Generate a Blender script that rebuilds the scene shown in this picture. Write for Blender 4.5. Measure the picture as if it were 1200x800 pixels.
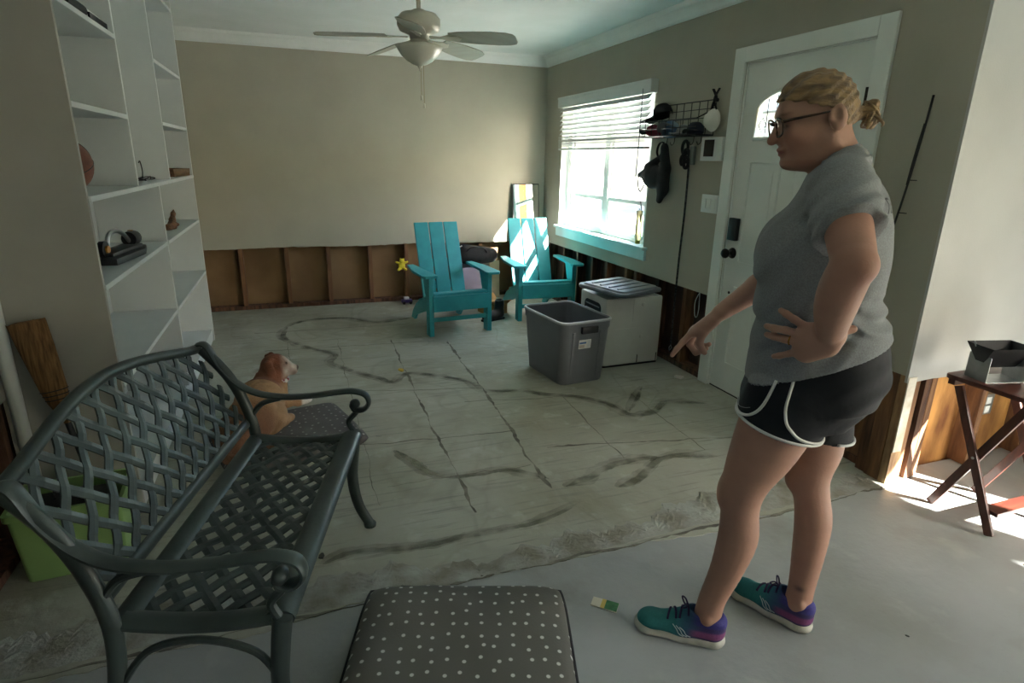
import bpy, bmesh, math, random
import numpy as np
from mathutils import Vector, Matrix, Euler
from mathutils.bvhtree import BVHTree
random.seed(7); rng = np.random.default_rng(5)
for o in list(bpy.data.objects): bpy.data.objects.remove(o)
scene = bpy.context.scene
COL = scene.collection
PI = math.pi

# ------------------------------------------------------------------ camera, sky, sun, exposure
cam_d = bpy.data.cameras.new('camera'); cam = bpy.data.objects.new('camera', cam_d); COL.objects.link(cam)
cam_d.sensor_width = 36; cam_d.lens = 20.835; cam_d.clip_start = 0.02; cam_d.clip_end = 300
YAW, PITCH, ROLL = math.radians(20.063), math.radians(17.078), math.radians(1.089)
fw0 = Vector((math.sin(YAW), math.cos(YAW), 0)); rt = Vector((math.cos(YAW), -math.sin(YAW), 0)); up = Vector((0, 0, 1))
fw = fw0*math.cos(PITCH) - up*math.sin(PITCH); u0 = up*math.cos(PITCH) + fw0*math.sin(PITCH)
rr = rt*math.cos(ROLL) + u0*math.sin(ROLL); uu = u0*math.cos(ROLL) - rt*math.sin(ROLL)
m = Matrix((rr, uu, -fw)).transposed().to_4x4(); m.translation = (0, 0, 1.445); cam.matrix_world = m
scene.camera = cam
SUN_DIR = Vector((-0.5*math.cos(math.radians(33)), 0.866*math.cos(math.radians(33)), -math.sin(math.radians(33))))
W = bpy.data.worlds.new('sky'); scene.world = W; W.use_nodes = True
nt = W.node_tree; nt.nodes.clear()
out = nt.nodes.new('ShaderNodeOutputWorld'); bg = nt.nodes.new('ShaderNodeBackground'); sky = nt.nodes.new('ShaderNodeTexSky')
sky.sky_type = 'NISHITA'; sky.sun_disc = False; sky.sun_elevation = math.radians(33)
sky.sun_rotation = math.atan2(-SUN_DIR.x, -SUN_DIR.y); sky.air_density = 1.0; sky.dust_density = 2.0
bg.inputs[1].default_value = 0.5
nt.links.new(sky.outputs[0], bg.inputs[0]); nt.links.new(bg.outputs[0], out.inputs[0])
sun_d = bpy.data.lights.new('sun', 'SUN'); sun_d.energy = 36.0; sun_d.angle = math.radians(0.6); sun_d.color = (1.0, 0.95, 0.87)
sun = bpy.data.objects.new('sun', sun_d); COL.objects.link(sun); sun.location = (6, -8, 8)
sun.rotation_euler = SUN_DIR.to_track_quat('-Z', 'Y').to_euler()
def portal(name, loc, normal, sx, sy):           # marks a window opening so that sky light is sampled through it
    d = bpy.data.lights.new(name, 'AREA'); d.shape = 'RECTANGLE'; d.size = sx; d.size_y = sy
    d.cycles.is_portal = True
    o = bpy.data.objects.new(name, d); COL.objects.link(o); o.location = loc
    o.rotation_euler = Vector(normal).to_track_quat('-Z', 'Y').to_euler(); return o
portal('window_portal', (2.80, 4.88, 1.4), (-1, 0, 0), 1.66, 1.24)
portal('added_window_portal', (-1.20, -0.2, 1.55), (1, 0, 0), 0.4, 0.9)  # sky light for the added fill opening in the left wall
portal('glass_door_portal', (4.12, -1.08, 0.97), (-1, 0, 0), 1.9, 1.94)
vs = scene.view_settings
vs.view_transform = 'Standard'; vs.look = 'None'; vs.gamma = 1; vs.use_curve_mapping = False
vs.exposure = 1.8
scene.cycles.max_bounces = 10; scene.cycles.diffuse_bounces = 6; scene.cycles.sample_clamp_indirect = 6

# ------------------------------------------------------------------ helpers
def lin(c):
    if isinstance(c, str):
        c = c.lstrip('#'); c = [int(c[i:i+2], 16)/255 for i in (0, 2, 4)]
    return tuple(((x/12.92) if x <= 0.04045 else ((x+0.055)/1.055)**2.4) for x in c)
MATS = {}
def mat(name, col, rough=0.6, metal=0.0, col2=None, scale=8.0, stretch=(1, 1, 1), bump=0.0, bscale=60.0, detail=4, spec=0.5, trans=0.0, emit=None, contrast=(0.35, 0.65), coat=0.0, attr=None, bstretch=None):
    if name in MATS: return MATS[name]
    M = bpy.data.materials.new(name); M.use_nodes = True; n = M.node_tree; b = n.nodes['Principled BSDF']
    b.inputs['Roughness'].default_value = rough; b.inputs['Metallic'].default_value = metal
    b.inputs['Specular IOR Level'].default_value = spec
    if trans: b.inputs['Transmission Weight'].default_value = trans
    if coat: b.inputs['Coat Weight'].default_value = coat
    c1 = (*lin(col), 1); b.inputs['Base Color'].default_value = c1
    tc = n.nodes.new('ShaderNodeTexCoord'); mp = n.nodes.new('ShaderNodeMapping'); mp.inputs['Scale'].default_value = stretch
    n.links.new(tc.outputs['Object'], mp.inputs['Vector'])
    if attr:
        a = n.nodes.new('ShaderNodeVertexColor'); a.layer_name = attr; src = a.outputs['Color']
    else: src = None
    nz = n.nodes.new('ShaderNodeTexNoise'); nz.inputs['Scale'].default_value = scale; nz.inputs['Detail'].default_value = detail
    n.links.new(mp.outputs[0], nz.inputs['Vector'])
    rp = n.nodes.new('ShaderNodeValToRGB'); rp.color_ramp.elements[0].position = contrast[0]; rp.color_ramp.elements[1].position = contrast[1]
    if src is None:
        c2 = (*lin(col2), 1) if col2 else tuple(x*0.88 for x in c1[:3])+(1,)
        rp.color_ramp.elements[0].color = c1; rp.color_ramp.elements[1].color = c2
        n.links.new(nz.outputs[0], rp.inputs[0]); n.links.new(rp.outputs[0], b.inputs['Base Color'])
    else:
        rp.color_ramp.elements[0].color = (0.86, 0.86, 0.86, 1); rp.color_ramp.elements[1].color = (1, 1, 1, 1)
        mx = n.nodes.new('ShaderNodeMix'); mx.data_type = 'RGBA'; mx.blend_type = 'MULTIPLY'; mx.inputs[0].default_value = 1
        n.links.new(nz.outputs[0], rp.inputs[0]); n.links.new(src, mx.inputs[6]); n.links.new(rp.outputs[0], mx.inputs[7])
        n.links.new(mx.outputs[2], b.inputs['Base Color'])
    if bump:
        n2 = n.nodes.new('ShaderNodeTexNoise'); n2.inputs['Scale'].default_value = bscale; n2.inputs['Detail'].default_value = 5
        mp2 = n.nodes.new('ShaderNodeMapping'); mp2.inputs['Scale'].default_value = bstretch or stretch
        n.links.new(tc.outputs['Object'], mp2.inputs['Vector']); n.links.new(mp2.outputs[0], n2.inputs['Vector'])
        bp = n.nodes.new('ShaderNodeBump'); bp.inputs['Strength'].default_value = bump; bp.inputs['Distance'].default_value = 0.01
        n.links.new(n2.outputs[0], bp.inputs['Height']); n.links.new(bp.outputs[0], b.inputs['Normal'])
    if emit:
        b.inputs['Emission Color'].default_value = (*lin(emit[0]), 1); b.inputs['Emission Strength'].default_value = emit[1]
    MATS[name] = M; return M

class MB:
    """collects shapes into one bmesh; build() links it as one mesh object"""
    def __init__(s): s.bm = bmesh.new()
    def box(s, a, b, bev=0.0, mtx=None):
        x0, y0, z0 = a; x1, y1, z1 = b
        vs_ = [s.bm.verts.new(p) for p in [(x0,y0,z0),(x1,y0,z0),(x1,y1,z0),(x0,y1,z0),(x0,y0,z1),(x1,y0,z1),(x1,y1,z1),(x0,y1,z1)]]
        fs = [s.bm.faces.new([vs_[i] for i in q]) for q in [(0,3,2,1),(4,5,6,7),(0,1,5,4),(1,2,6,5),(2,3,7,6),(3,0,4,7)]]
        if bev > 0:
            es = set(e for f in fs for e in f.edges)
            r = bmesh.ops.bevel(s.bm, geom=list(es), offset=bev, segments=2, affect='EDGES', profile=0.6)
            vs_ = list({v for f in r['faces'] for v in f.verts} | {v for v in vs_ if v.is_valid})
        if mtx is not None:
            bmesh.ops.transform(s.bm, matrix=mtx, verts=[v for v in vs_ if v.is_valid])
        return s
    def bar(s, p, q, w, t, upv=(0, 0, 1), bev=0.0):
        """rectangular bar from p to q, w wide (across up), t thick (along up)"""
        p, q = Vector(p), Vector(q); d = q-p; L = d.length; z = d.normalized(); u = Vector(upv)
        x = u.cross(z)
        if x.length < 1e-4: x = Vector((1, 0, 0)).cross(z)
        x.normalize(); y = z.cross(x)
        M = Matrix((x, y, z)).transposed().to_4x4(); M.translation = p
        return s.box((-w/2, -t/2, 0), (w/2, t/2, L), bev, M)
    def tube(s, pts, r, n=8, closed=False, flat=None, upv=(0, 0, 1), cap=True):
        """tube along pts; r number or list; flat=(su,sv) scales section axes"""
        P = [Vector(p) for p in pts]; N = len(P); R_ = r if hasattr(r, '__len__') else [r]*N
        su, sv = flat or (1, 1); rings = []; prev = None
        for i in range(N):
            if closed: t = P[(i+1) % N]-P[(i-1) % N]
            else: t = P[min(i+1, N-1)]-P[max(i-1, 0)]
            t.normalize()
            ref = Vector(upv) if prev is None else prev
            x = ref - t*ref.dot(t)
            if x.length < 1e-4: x = Vector((1, 0.3, 0)) - t*t.dot(Vector((1, 0.3, 0)))
            x.normalize(); prev = x; y = t.cross(x)
            rings.append([s.bm.verts.new(P[i] + x*(math.cos(2*PI*k/n)*R_[i]*su) + y*(math.sin(2*PI*k/n)*R_[i]*sv)) for k in range(n)])
        for i in range(N if closed else N-1):
            a, b = rings[i], rings[(i+1) % N]
            for k in range(n): s.bm.faces.new((a[k], a[(k+1) % n], b[(k+1) % n], b[k]))
        if cap and not closed:
            s.bm.faces.new(list(reversed(rings[0]))); s.bm.faces.new(rings[-1])
        return s
    def lathe(s, prof, c=(0, 0, 0), n=32, axis='z'):
        """prof: (radius, height) list"""
        c = Vector(c); rings = []
        def pt(r, h, a):
            if axis == 'z': return c+Vector((r*math.cos(a), r*math.sin(a), h))
            if axis == 'x': return c+Vector((h, r*math.cos(a), r*math.sin(a)))
            return c+Vector((r*math.sin(a), h, r*math.cos(a)))
        for r, h in prof:
            if r < 1e-6: rings.append([s.bm.verts.new(pt(0, h, 0))])
            else: rings.append([s.bm.verts.new(pt(r, h, 2*PI*k/n)) for k in range(n)])
        for a, b in zip(rings, rings[1:]):
            for k in range(n):
                q = [a[k % len(a)], a[(k+1) % len(a)], b[(k+1) % len(b)], b[k % len(b)]]
                q = list(dict.fromkeys(q))
                if len(q) > 2: s.bm.faces.new(q)
        return s
    def prism(s, poly, h, mtx=None, bev=0.0):
        """polygon in xy, extruded 0..h in z"""
        a = [s.bm.verts.new((x, y, 0)) for x, y in poly]; b = [s.bm.verts.new((x, y, h)) for x, y in poly]; n = len(a)
        fs = [s.bm.faces.new(list(reversed(a))), s.bm.faces.new(b)]
        for i in range(n): fs.append(s.bm.faces.new((a[i], a[(i+1) % n], b[(i+1) % n], b[i])))
        vv = a+b
        if bev > 0:
            es = set(e for f in fs[:2] for e in f.edges)
            r = bmesh.ops.bevel(s.bm, geom=list(es), offset=bev, segments=2, affect='EDGES', profile=0.6)
            vv = list({v for f in r['faces'] for v in f.verts} | {v for v in vv if v.is_valid})
        if mtx is not None: bmesh.ops.transform(s.bm, matrix=mtx, verts=[v for v in vv if v.is_valid])
        return s
    def xf(s, mtx): bmesh.ops.transform(s.bm, matrix=mtx, verts=s.bm.verts[:]); return s
    def build(s, name, material, parent=None, smooth=False):
        bmesh.ops.recalc_face_normals(s.bm, faces=s.bm.faces[:])
        me = bpy.data.meshes.new(name); s.bm.to_mesh(me); s.bm.free()
        if smooth:
            me.polygons.foreach_set('use_smooth', [True]*len(me.polygons))
            if smooth == 'auto': me.set_sharp_from_angle(angle=math.radians(40))
        me.materials.append(material)
        return link(name, me, parent)
def link(name, me, parent=None):
    o = bpy.data.objects.new(name, me); COL.objects.link(o)
    if parent is not None: o.parent = parent
    return o
def tag(o, label=None, cat=None, group=None, kind=None):
    if label: o['label'] = label
    if cat: o['category'] = cat
    if group: o['group'] = group
    if kind: o['kind'] = kind
    return o
def thing(name, label, cat, loc=(0, 0, 0), rz=0.0, group=None):
    o = bpy.data.objects.new(name, None); COL.objects.link(o); o.location = loc; o.rotation_euler = (0, 0, rz); o.empty_display_size = 0.1
    return tag(o, label, cat, group)
def struct(name, loc=None):
    o = bpy.data.objects.new(name, None); COL.objects.link(o); o['kind'] = 'structure'
    if loc: o.location = loc
    return o
def bez(pts, n=8):
    """Catmull-Rom through pts"""
    P = [Vector(p) for p in pts]; out = []
    for i in range(len(P)-1):
        p0, p1, p2, p3 = P[max(i-1, 0)], P[i], P[i+1], P[min(i+2, len(P)-1)]
        for k in range(n):
            t = k/n
            out.append(0.5*((2*p1)+(-p0+p2)*t+(2*p0-5*p1+4*p2-p3)*t*t+(-p0+3*p1-3*p2+p3)*t**3))
    out.append(P[-1]); return out
def rot(ax, deg): return Matrix.Rotation(math.radians(deg), 4, ax)
def tr(x, y, z): return Matrix.Translation((x, y, z))

# ------------------------------------------------------------------ signed-distance modelling for soft bodies
class SDF:
    def __init__(s, lo, hi, h):
        s.lo = np.array(lo, np.float32); s.h = h; s.n = np.ceil((np.array(hi)-np.array(lo))/h).astype(int)+1
        s.v = np.full(s.n, 10.0, np.float32)
        s.ax = [s.lo[i]+h*np.arange(s.n[i], dtype=np.float32) for i in range(3)]
    def sub(s, lo, hi):
        i0 = np.clip(np.floor((np.array(lo)-s.lo)/s.h).astype(int), 0, s.n); i1 = np.clip(np.ceil((np.array(hi)-s.lo)/s.h).astype(int)+1, 0, s.n)
        sl = tuple(slice(a, b) for a, b in zip(i0, i1))
        return sl, s.ax[0][sl[0]][:, None, None], s.ax[1][sl[1]][None, :, None], s.ax[2][sl[2]][None, None, :]
    def _put(s, sl, d, k, op):
        a = s.v[sl]
        if a.size == 0: return
        d = np.broadcast_to(d, a.shape)
        if op == '+':
            if k > 0:
                hh = np.maximum(k-np.abs(a-d), 0)/k; s.v[sl] = np.minimum(a, d)-hh*hh*k*0.25
            else: s.v[sl] = np.minimum(a, d)
        elif op == '-':
            if k > 0:
                hh = np.maximum(k-np.abs(a+d), 0)/k; s.v[sl] = np.maximum(a, -d)+hh*hh*k*0.25
            else: s.v[sl] = np.maximum(a, -d)
    def cone(s, a, b, ra, rb, k=0.02, squash=None, op='+'):
        a = np.array(a, np.float32); b = np.array(b, np.float32); m = max(ra, rb)*1.6+k+3*s.h
        sl, X, Y, Z = s.sub(np.minimum(a, b)-m, np.maximum(a, b)+m)
        d = b-a; L2 = float(d@d)+1e-9
        t = np.clip(((X-a[0])*d[0]+(Y-a[1])*d[1]+(Z-a[2])*d[2])/L2, 0, 1)
        qx, qy, qz = X-(a[0]+t*d[0]), Y-(a[1]+t*d[1]), Z-(a[2]+t*d[2])
        if squash:
            nrm = np.array(squash[0], float); nrm /= np.linalg.norm(nrm); f = 1/squash[1]-1
            c = (qx*nrm[0]+qy*nrm[1]+qz*nrm[2])*f
            qx, qy, qz = qx+c*nrm[0], qy+c*nrm[1], qz+c*nrm[2]
        s._put(sl, np.sqrt(qx*qx+qy*qy+qz*qz)-(ra+(rb-ra)*t), k, op); return s
    def chain(s, pts, rs, k=0.02, squash=None):
        for i in range(len(pts)-1): s.cone(pts[i], pts[i+1], rs[i], rs[i+1], k, squash)
        return s
    def limb(s, pts, rs, k=0.01, n=4):
        Q = bez([(*p,) for p in pts], n); R4 = bez([(r, 0, 0) for r in rs], n); return s.chain([tuple(q) for q in Q], [q[0] for q in R4], k)
    def ell(s, c, r, k=0.02, M=None, op='+'):
        c = np.array(c, np.float32); m = max(r)+k+3*s.h
        sl, X, Y, Z = s.sub(c-m, c+m); x, y, z = X-c[0], Y-c[1], Z-c[2]
        if M is not None:
            M = np.array(M, float); x, y, z = (M[0,0]*x+M[1,0]*y+M[2,0]*z), (M[0,1]*x+M[1,1]*y+M[2,1]*z), (M[0,2]*x+M[1,2]*y+M[2,2]*z)
        k0 = np.sqrt((x/r[0])**2+(y/r[1])**2+(z/r[2])**2); k1 = np.sqrt((x/r[0]**2)**2+(y/r[1]**2)**2+(z/r[2]**2)**2)+1e-6
        s._put(sl, k0*(k0-1)/k1, k, op); return s
    def loft(s, rows, off=0.0, k=0.02, p=2.3, disp=None):
        """rows: (z, back, front, halfwidth, lateral centre) stacked sections"""
        rows = sorted(rows); zz = np.array([r[0] for r in rows]); fine = np.linspace(zz[0], zz[-1], 120)
        def sm(i):
            v = np.interp(fine, zz, [r[i] for r in rows]); kk = np.ones(7)/7
            return np.convolve(np.pad(v, 3, 'edge'), kk, 'valid')
        B, F_, H, LC = sm(1), sm(2), sm(3), sm(4)
        sl, X, Y, Z = s.sub((B.min()-.06, -H.max()-.06+LC.min(), zz[0]-.06), (F_.max()+.06, H.max()+.06+LC.max(), zz[-1]+.06))
        zc = np.clip(Z, zz[0], zz[-1])
        b = np.interp(zc.ravel(), fine, B).astype(np.float32)[None, None, :]-off; f = np.interp(zc.ravel(), fine, F_).astype(np.float32)[None, None, :]+off
        h = np.interp(zc.ravel(), fine, H).astype(np.float32)[None, None, :]+off; lc = np.interp(zc.ravel(), fine, LC).astype(np.float32)[None, None, :]
        c = (b+f)/2; a = (f-b)/2
        q = (np.abs((X-c)/a)**p+np.abs((Y-lc)/h)**p)**(1/p)
        d = (q-1)*np.minimum(a, h)
        d = np.maximum(d, np.maximum(zz[0]-off-Z, Z-zz[-1]-off))
        if disp is not None: d = d+disp(X, Y, Z)
        s._put(sl, d, k, '+'); return s
    def cut(s, p, n, region=None):
        """remove the side n points to, within region (lo,hi)"""
        n = np.array(n, float); n /= np.linalg.norm(n)
        sl, X, Y, Z = s.sub(*(region or (s.lo, s.lo+s.h*s.n)))
        d = (X-p[0])*n[0]+(Y-p[1])*n[1]+(Z-p[2])*n[2]
        s.v[sl] = np.maximum(s.v[sl], d); return s
    def mesh(s, name, material, parent=None, color=None):
        v = s.v; n = np.array(v.shape)
        v[0], v[-1], v[:, 0], v[:, -1], v[:, :, 0], v[:, :, -1] = 1, 1, 1, 1, 1, 1
        sg = v < 0
        c = np.zeros(n-1, np.int8)
        for i in (0, 1):
            for j in (0, 1):
                for k in (0, 1): c += sg[i:n[0]-1+i, j:n[1]-1+j, k:n[2]-1+k]
        act = (c > 0) & (c < 8); I = np.argwhere(act); idx = np.full(n-1, -1, np.int32); idx[act] = np.arange(len(I))
        pos = np.zeros((len(I), 3)); cnt = np.zeros(len(I))
        cor = [(i, j, k) for i in (0, 1) for j in (0, 1) for k in (0, 1)]
        val = {q: v[I[:, 0]+q[0], I[:, 1]+q[1], I[:, 2]+q[2]] for q in cor}
        for q in cor:
            for a in range(3):
                if q[a] == 0:
                    r = list(q); r[a] = 1; r = tuple(r); va, vb = val[q], val[r]; mk = (va < 0) != (vb < 0)
                    t = np.where(mk, va/np.where(mk, va-vb, 1), 0)
                    e = np.tile(np.array(q, float), (len(I), 1)); e[:, a] = t; pos[mk] += e[mk]; cnt += mk
        P = (I+pos/cnt[:, None])*s.h+s.lo
        quads = []
        for a in range(3):
            b, d = (a+1) % 3, (a+2) % 3
            s0 = [slice(None)]*3; s1 = [slice(None)]*3; s0[a] = slice(0, -1); s1[a] = slice(1, None)
            ch = sg[tuple(s0)] != sg[tuple(s1)]; E = np.argwhere(ch); E = E[(E[:, b] > 0) & (E[:, d] > 0) & (E[:, b] < n[b]-1) & (E[:, d] < n[d]-1)]
            def at(db, dd):
                q = E.copy(); q[:, b] -= db; q[:, d] -= dd; return idx[q[:, 0], q[:, 1], q[:, 2]]
            Q = np.stack([at(1, 1), at(0, 1), at(0, 0), at(1, 0)], 1)
            ins = sg[E[:, 0], E[:, 1], E[:, 2]]; Q[~ins] = Q[~ins][:, ::-1]; quads.append(Q)
        Q = np.concatenate(quads)
        me = bpy.data.meshes.new(name); me.vertices.add(len(P)); me.vertices.foreach_set('co', P.astype(np.float32).ravel())
        me.loops.add(len(Q)*4); me.loops.foreach_set('vertex_index', Q.astype(np.int32).ravel())
        me.polygons.add(len(Q)); me.polygons.foreach_set('loop_start', np.arange(0, len(Q)*4, 4, dtype=np.int32))
        try: me.polygons.foreach_set('loop_total', np.full(len(Q), 4, np.int32))
        except Exception: pass
        me.polygons.foreach_set('use_smooth', np.ones(len(Q), bool)); me.update(calc_edges=True); me.validate()
        if color is not None:
            col = me.color_attributes.new('paint', 'FLOAT_COLOR', 'POINT')
            col.data.foreach_set('color', np.concatenate([color(P), np.ones((len(P), 1))], 1).astype(np.float32).ravel())
        me.materials.append(material)
        return link(name, me, parent)
def blend(c, P, w, rgb):
    w = np.clip(w, 0, 1)[:, None]; return c*(1-w)+np.array(lin(rgb))*w
def smooth(x, a, b):
    t = np.clip((x-a)/(b-a), 0, 1); return t*t*(3-2*t)

# ------------------------------------------------------------------ materials for the shell
M_wall = mat('beige_wall_paint', '#aaa798', 0.85, col2='#a5a293', scale=3, bump=0.08, bscale=180, spec=0.2)
M_wallwhite = mat('pale_wall_paint', '#b7b8b5', 0.8, col2='#b1b2af', scale=3, bump=0.08, bscale=160, spec=0.2)
M_ceil = mat('ceiling_paint', '#d6dcda', 0.9, col2='#d0d7d4', scale=4, bump=0.06, bscale=90, spec=0.1)
M_trim = mat('white_trim', '#dce0dd', 0.45, col2='#d6dbd7', scale=5)
M_door = mat('white_door', '#dde2dc', 0.4, col2='#d6dcd5', scale=3)
M_aqua = mat('sill_trim_aqua_bounce', '#b9d8d6', 0.5, col2='#add0cf', scale=6)  # white trim; turquoise light bounced off the sunlit chair is put into its colour
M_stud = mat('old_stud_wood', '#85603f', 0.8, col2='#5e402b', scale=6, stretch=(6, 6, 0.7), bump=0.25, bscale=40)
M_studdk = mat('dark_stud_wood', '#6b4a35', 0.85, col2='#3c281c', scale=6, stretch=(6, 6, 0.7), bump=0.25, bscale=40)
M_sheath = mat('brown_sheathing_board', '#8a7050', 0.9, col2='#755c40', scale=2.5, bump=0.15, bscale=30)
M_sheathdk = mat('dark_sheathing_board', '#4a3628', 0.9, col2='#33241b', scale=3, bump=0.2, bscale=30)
M_ply = mat('golden_plywood', '#c89350', 0.7, col2='#6f421e', scale=2.0, stretch=(4, 4, 1.2), bump=0.2, bscale=30, contrast=(0.4, 0.72))
M_black = mat('black_metal', '#17181a', 0.4, 0.3)
M_blackpl = mat('black_plastic', '#141517', 0.5)
M_blackcloth = mat('black_cloth', '#1a1b1e', 0.9, col2='#111214', scale=30, bump=0.3, bscale=120)
M_bronze = mat('dark_bronze', '#2b2723', 0.35, 0.8)
M_chrome = mat('galvanised_steel', '#b9bcbc', 0.3, 0.9, col2='#9da1a1', scale=12)

def glass_mat(name, tint=(1, 1, 1), gl=0.07, rough=0.0):
    M = bpy.data.materials.new(name); M.use_nodes = True; n = M.node_tree; n.nodes.clear()
    o = n.nodes.new('ShaderNodeOutputMaterial'); t = n.nodes.new('ShaderNodeBsdfTransparent'); g = n.nodes.new('ShaderNodeBsdfGlossy'); x = n.nodes.new('ShaderNodeMixShader')
    t.inputs[0].default_value = (*tint, 1); g.inputs['Roughness'].default_value = rough; x.inputs[0].default_value = gl
    n.links.new(t.outputs[0], x.inputs[1]); n.links.new(g.outputs[0], x.inputs[2]); n.links.new(x.outputs[0], o.inputs[0]); return M
M_glass = glass_mat('window_glass')

def floor_mat(name, old):
    M = bpy.data.materials.new(name); M.use_nodes = True; n = M.node_tree; b = n.nodes['Principled BSDF']; Lk = n.links.new
    tc = n.nodes.new('ShaderNodeTexCoord')
    def noise(scale, det=5, st=(1, 1, 1), dist=0.0, rough=0.55):
        mp = n.nodes.new('ShaderNodeMapping'); mp.inputs['Scale'].default_value = st; Lk(tc.outputs['Object'], mp.inputs[0])
        z = n.nodes.new('ShaderNodeTexNoise'); z.inputs['Scale'].default_value = scale; z.inputs['Detail'].default_value = det
        z.inputs['Distortion'].default_value = dist; z.inputs['Roughness'].default_value = rough; Lk(mp.outputs[0], z.inputs['Vector']); return z.outputs[0]
    def ramp(src, stops):
        r = n.nodes.new('ShaderNodeValToRGB'); e = r.color_ramp.elements
        while len(e) < len(stops): e.new(0.5)
        for q, (p, c) in zip(e, stops): q.position = p; q.color = (*lin(c), 1) if isinstance(c, str) else (c, c, c, 1)
        Lk(src, r.inputs[0]); return r.outputs[0]
    def mix(a, c, f, mode='MIX'):
        x = n.nodes.new('ShaderNodeMix'); x.data_type = 'RGBA'; x.blend_type = mode
        if isinstance(f, float): x.inputs[0].default_value = f
        else: Lk(f, x.inputs[0])
        Lk(a, x.inputs[6])
        if isinstance(c, str): x.inputs[7].default_value = (*lin(c), 1)
        else: Lk(c, x.inputs[7])
        return x.outputs[2]
    if old:
        base = ramp(noise(1.1, 6), [(0.33, '#abada3'), (0.5, '#a0a194'), (0.68, '#8f8f7f')])
        base = mix(base, '#7d7a62', ramp(noise(1.5, 6, dist=0.4), [(0.50, 0.0), (0.68, 0.38)]))          # soaked patches
        base = mix(base, '#6f6b52', ramp(noise(0.62, 5, dist=0.7, rough=0.6), [(0.475, 0.0), (0.495, 0.18), (0.515, 0.0)]))  # tide lines
        base = mix(base, '#6f7062', ramp(noise(0.9, 2, st=(1.3, 0.9, 1), dist=0.5), [(0.40, 0.0), (0.412, 0.25), (0.43, 0.0)]))
        base = mix(base, '#70716a', ramp(noise(14, 4, st=(0.22, 3.0, 1)), [(0.56, 0.0), (0.70, 0.6)]))    # trowel scratches
        base = mix(base, '#c0c3bd', ramp(noise(7, 6), [(0.58, 0.0), (0.75, 0.5)]))
    else:
        base = ramp(noise(1.3, 6), [(0.33, '#a2a6a6'), (0.5, '#989c9b'), (0.68, '#8a8d89')])
        base = mix(base, '#c4c6c2', ramp(noise(5, 8, dist=0.3), [(0.58, 0.0), (0.75, 0.3)]))
        base = mix(base, '#767365', ramp(noise(2.0, 4), [(0.58, 0.0), (0.72, 0.5)]))
    base = mix(base, '#73746d', ramp(noise(70, 2), [(0.68, 0.0), (0.78, 0.5 if old else 0.2)]))
    Lk(base, b.inputs['Base Color'])
    Lk(ramp(noise(3, 5), [(0.3, 0.38 if not old else 0.5), (0.7, 0.62 if not old else 0.8)]), b.inputs['Roughness'])
    bp = n.nodes.new('ShaderNodeBump'); bp.inputs['Strength'].default_value = 0.35 if old else 0.18; bp.inputs['Distance'].default_value = 0.01
    Lk(noise(22 if old else 30, 8), bp.inputs['Height']); Lk(bp.outputs[0], b.inputs['Normal'])
    b.inputs['Specular IOR Level'].default_value = 0.4
    return M
M_floor = floor_mat('stained_old_concrete', True); M_floor2 = floor_mat('smooth_grey_concrete', False)

def panel(name, material, us, vs_, hole, to3, th, parent=None):
    """flat sheet on a coordinate grid with openings, extruded by vector th; one connected mesh"""
    bm = bmesh.new(); V = {}
    def v(i, j):
        if (i, j) not in V: V[i, j] = bm.verts.new(to3(us[i], vs_[j]))
        return V[i, j]
    for i in range(len(us)-1):
        for j in range(len(vs_)-1):
            if not hole((us[i]+us[i+1])/2, (vs_[j]+vs_[j+1])/2): bm.faces.new((v(i, j), v(i+1, j), v(i+1, j+1), v(i, j+1)))
    r = bmesh.ops.extrude_face_region(bm, geom=bm.faces[:])
    bmesh.ops.translate(bm, vec=th, verts=[g for g in r['geom'] if isinstance(g, bmesh.types.BMVert)])
    bmesh.ops.recalc_face_normals(bm, faces=bm.faces[:])
    me = bpy.data.meshes.new(name); bm.to_mesh(me); bm.free(); me.materials.append(material); return link(name, me, parent)
def hz(n0, n1, amp, step=0.12):
    return [n0+(n1-n0)*i/max(1, int(abs(n1-n0)/step)) for i in range(int(abs(n1-n0)/step)+1)]

XW, YB, XL, YE, XS, YF = 2.57, 6.12, -1.05, 1.74, 3.90, -2.2     # window wall, back wall, left wall, end wall, glass-door wall, wall behind camera
# ---- floors
fl_old = struct('floor')
bm = bmesh.new()
xs = np.linspace(-1.16, 2.68, 120)
top = [bm.verts.new((x, 1.715+0.018*math.sin(3.1*x)+0.012*math.sin(11*x+1)+rng.normal(0, 0.004), 0)) for x in xs]
far = [bm.verts.new((x, 6.24, 0)) for x in xs]
for i in range(len(xs)-1): bm.faces.new((top[i], top[i+1], far[i+1], far[i]))
r = bmesh.ops.extrude_face_region(bm, geom=bm.faces[:]); bmesh.ops.translate(bm, vec=(0, 0, -0.12), verts=[g for g in r['geom'] if isinstance(g, bmesh.types.BMVert)])
bmesh.ops.recalc_face_normals(bm, faces=bm.faces[:])
me = bpy.data.meshes.new('concrete_slab'); bm.to_mesh(me); bm.free(); me.materials.append(M_floor); link('concrete_slab', me, fl_old)
f2 = MB().box((-1.16, YF-0.1, -0.13), (XS+0.1, 1.83, -0.003)).build('floor_front', M_floor2); f2['kind'] = 'structure'
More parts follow.
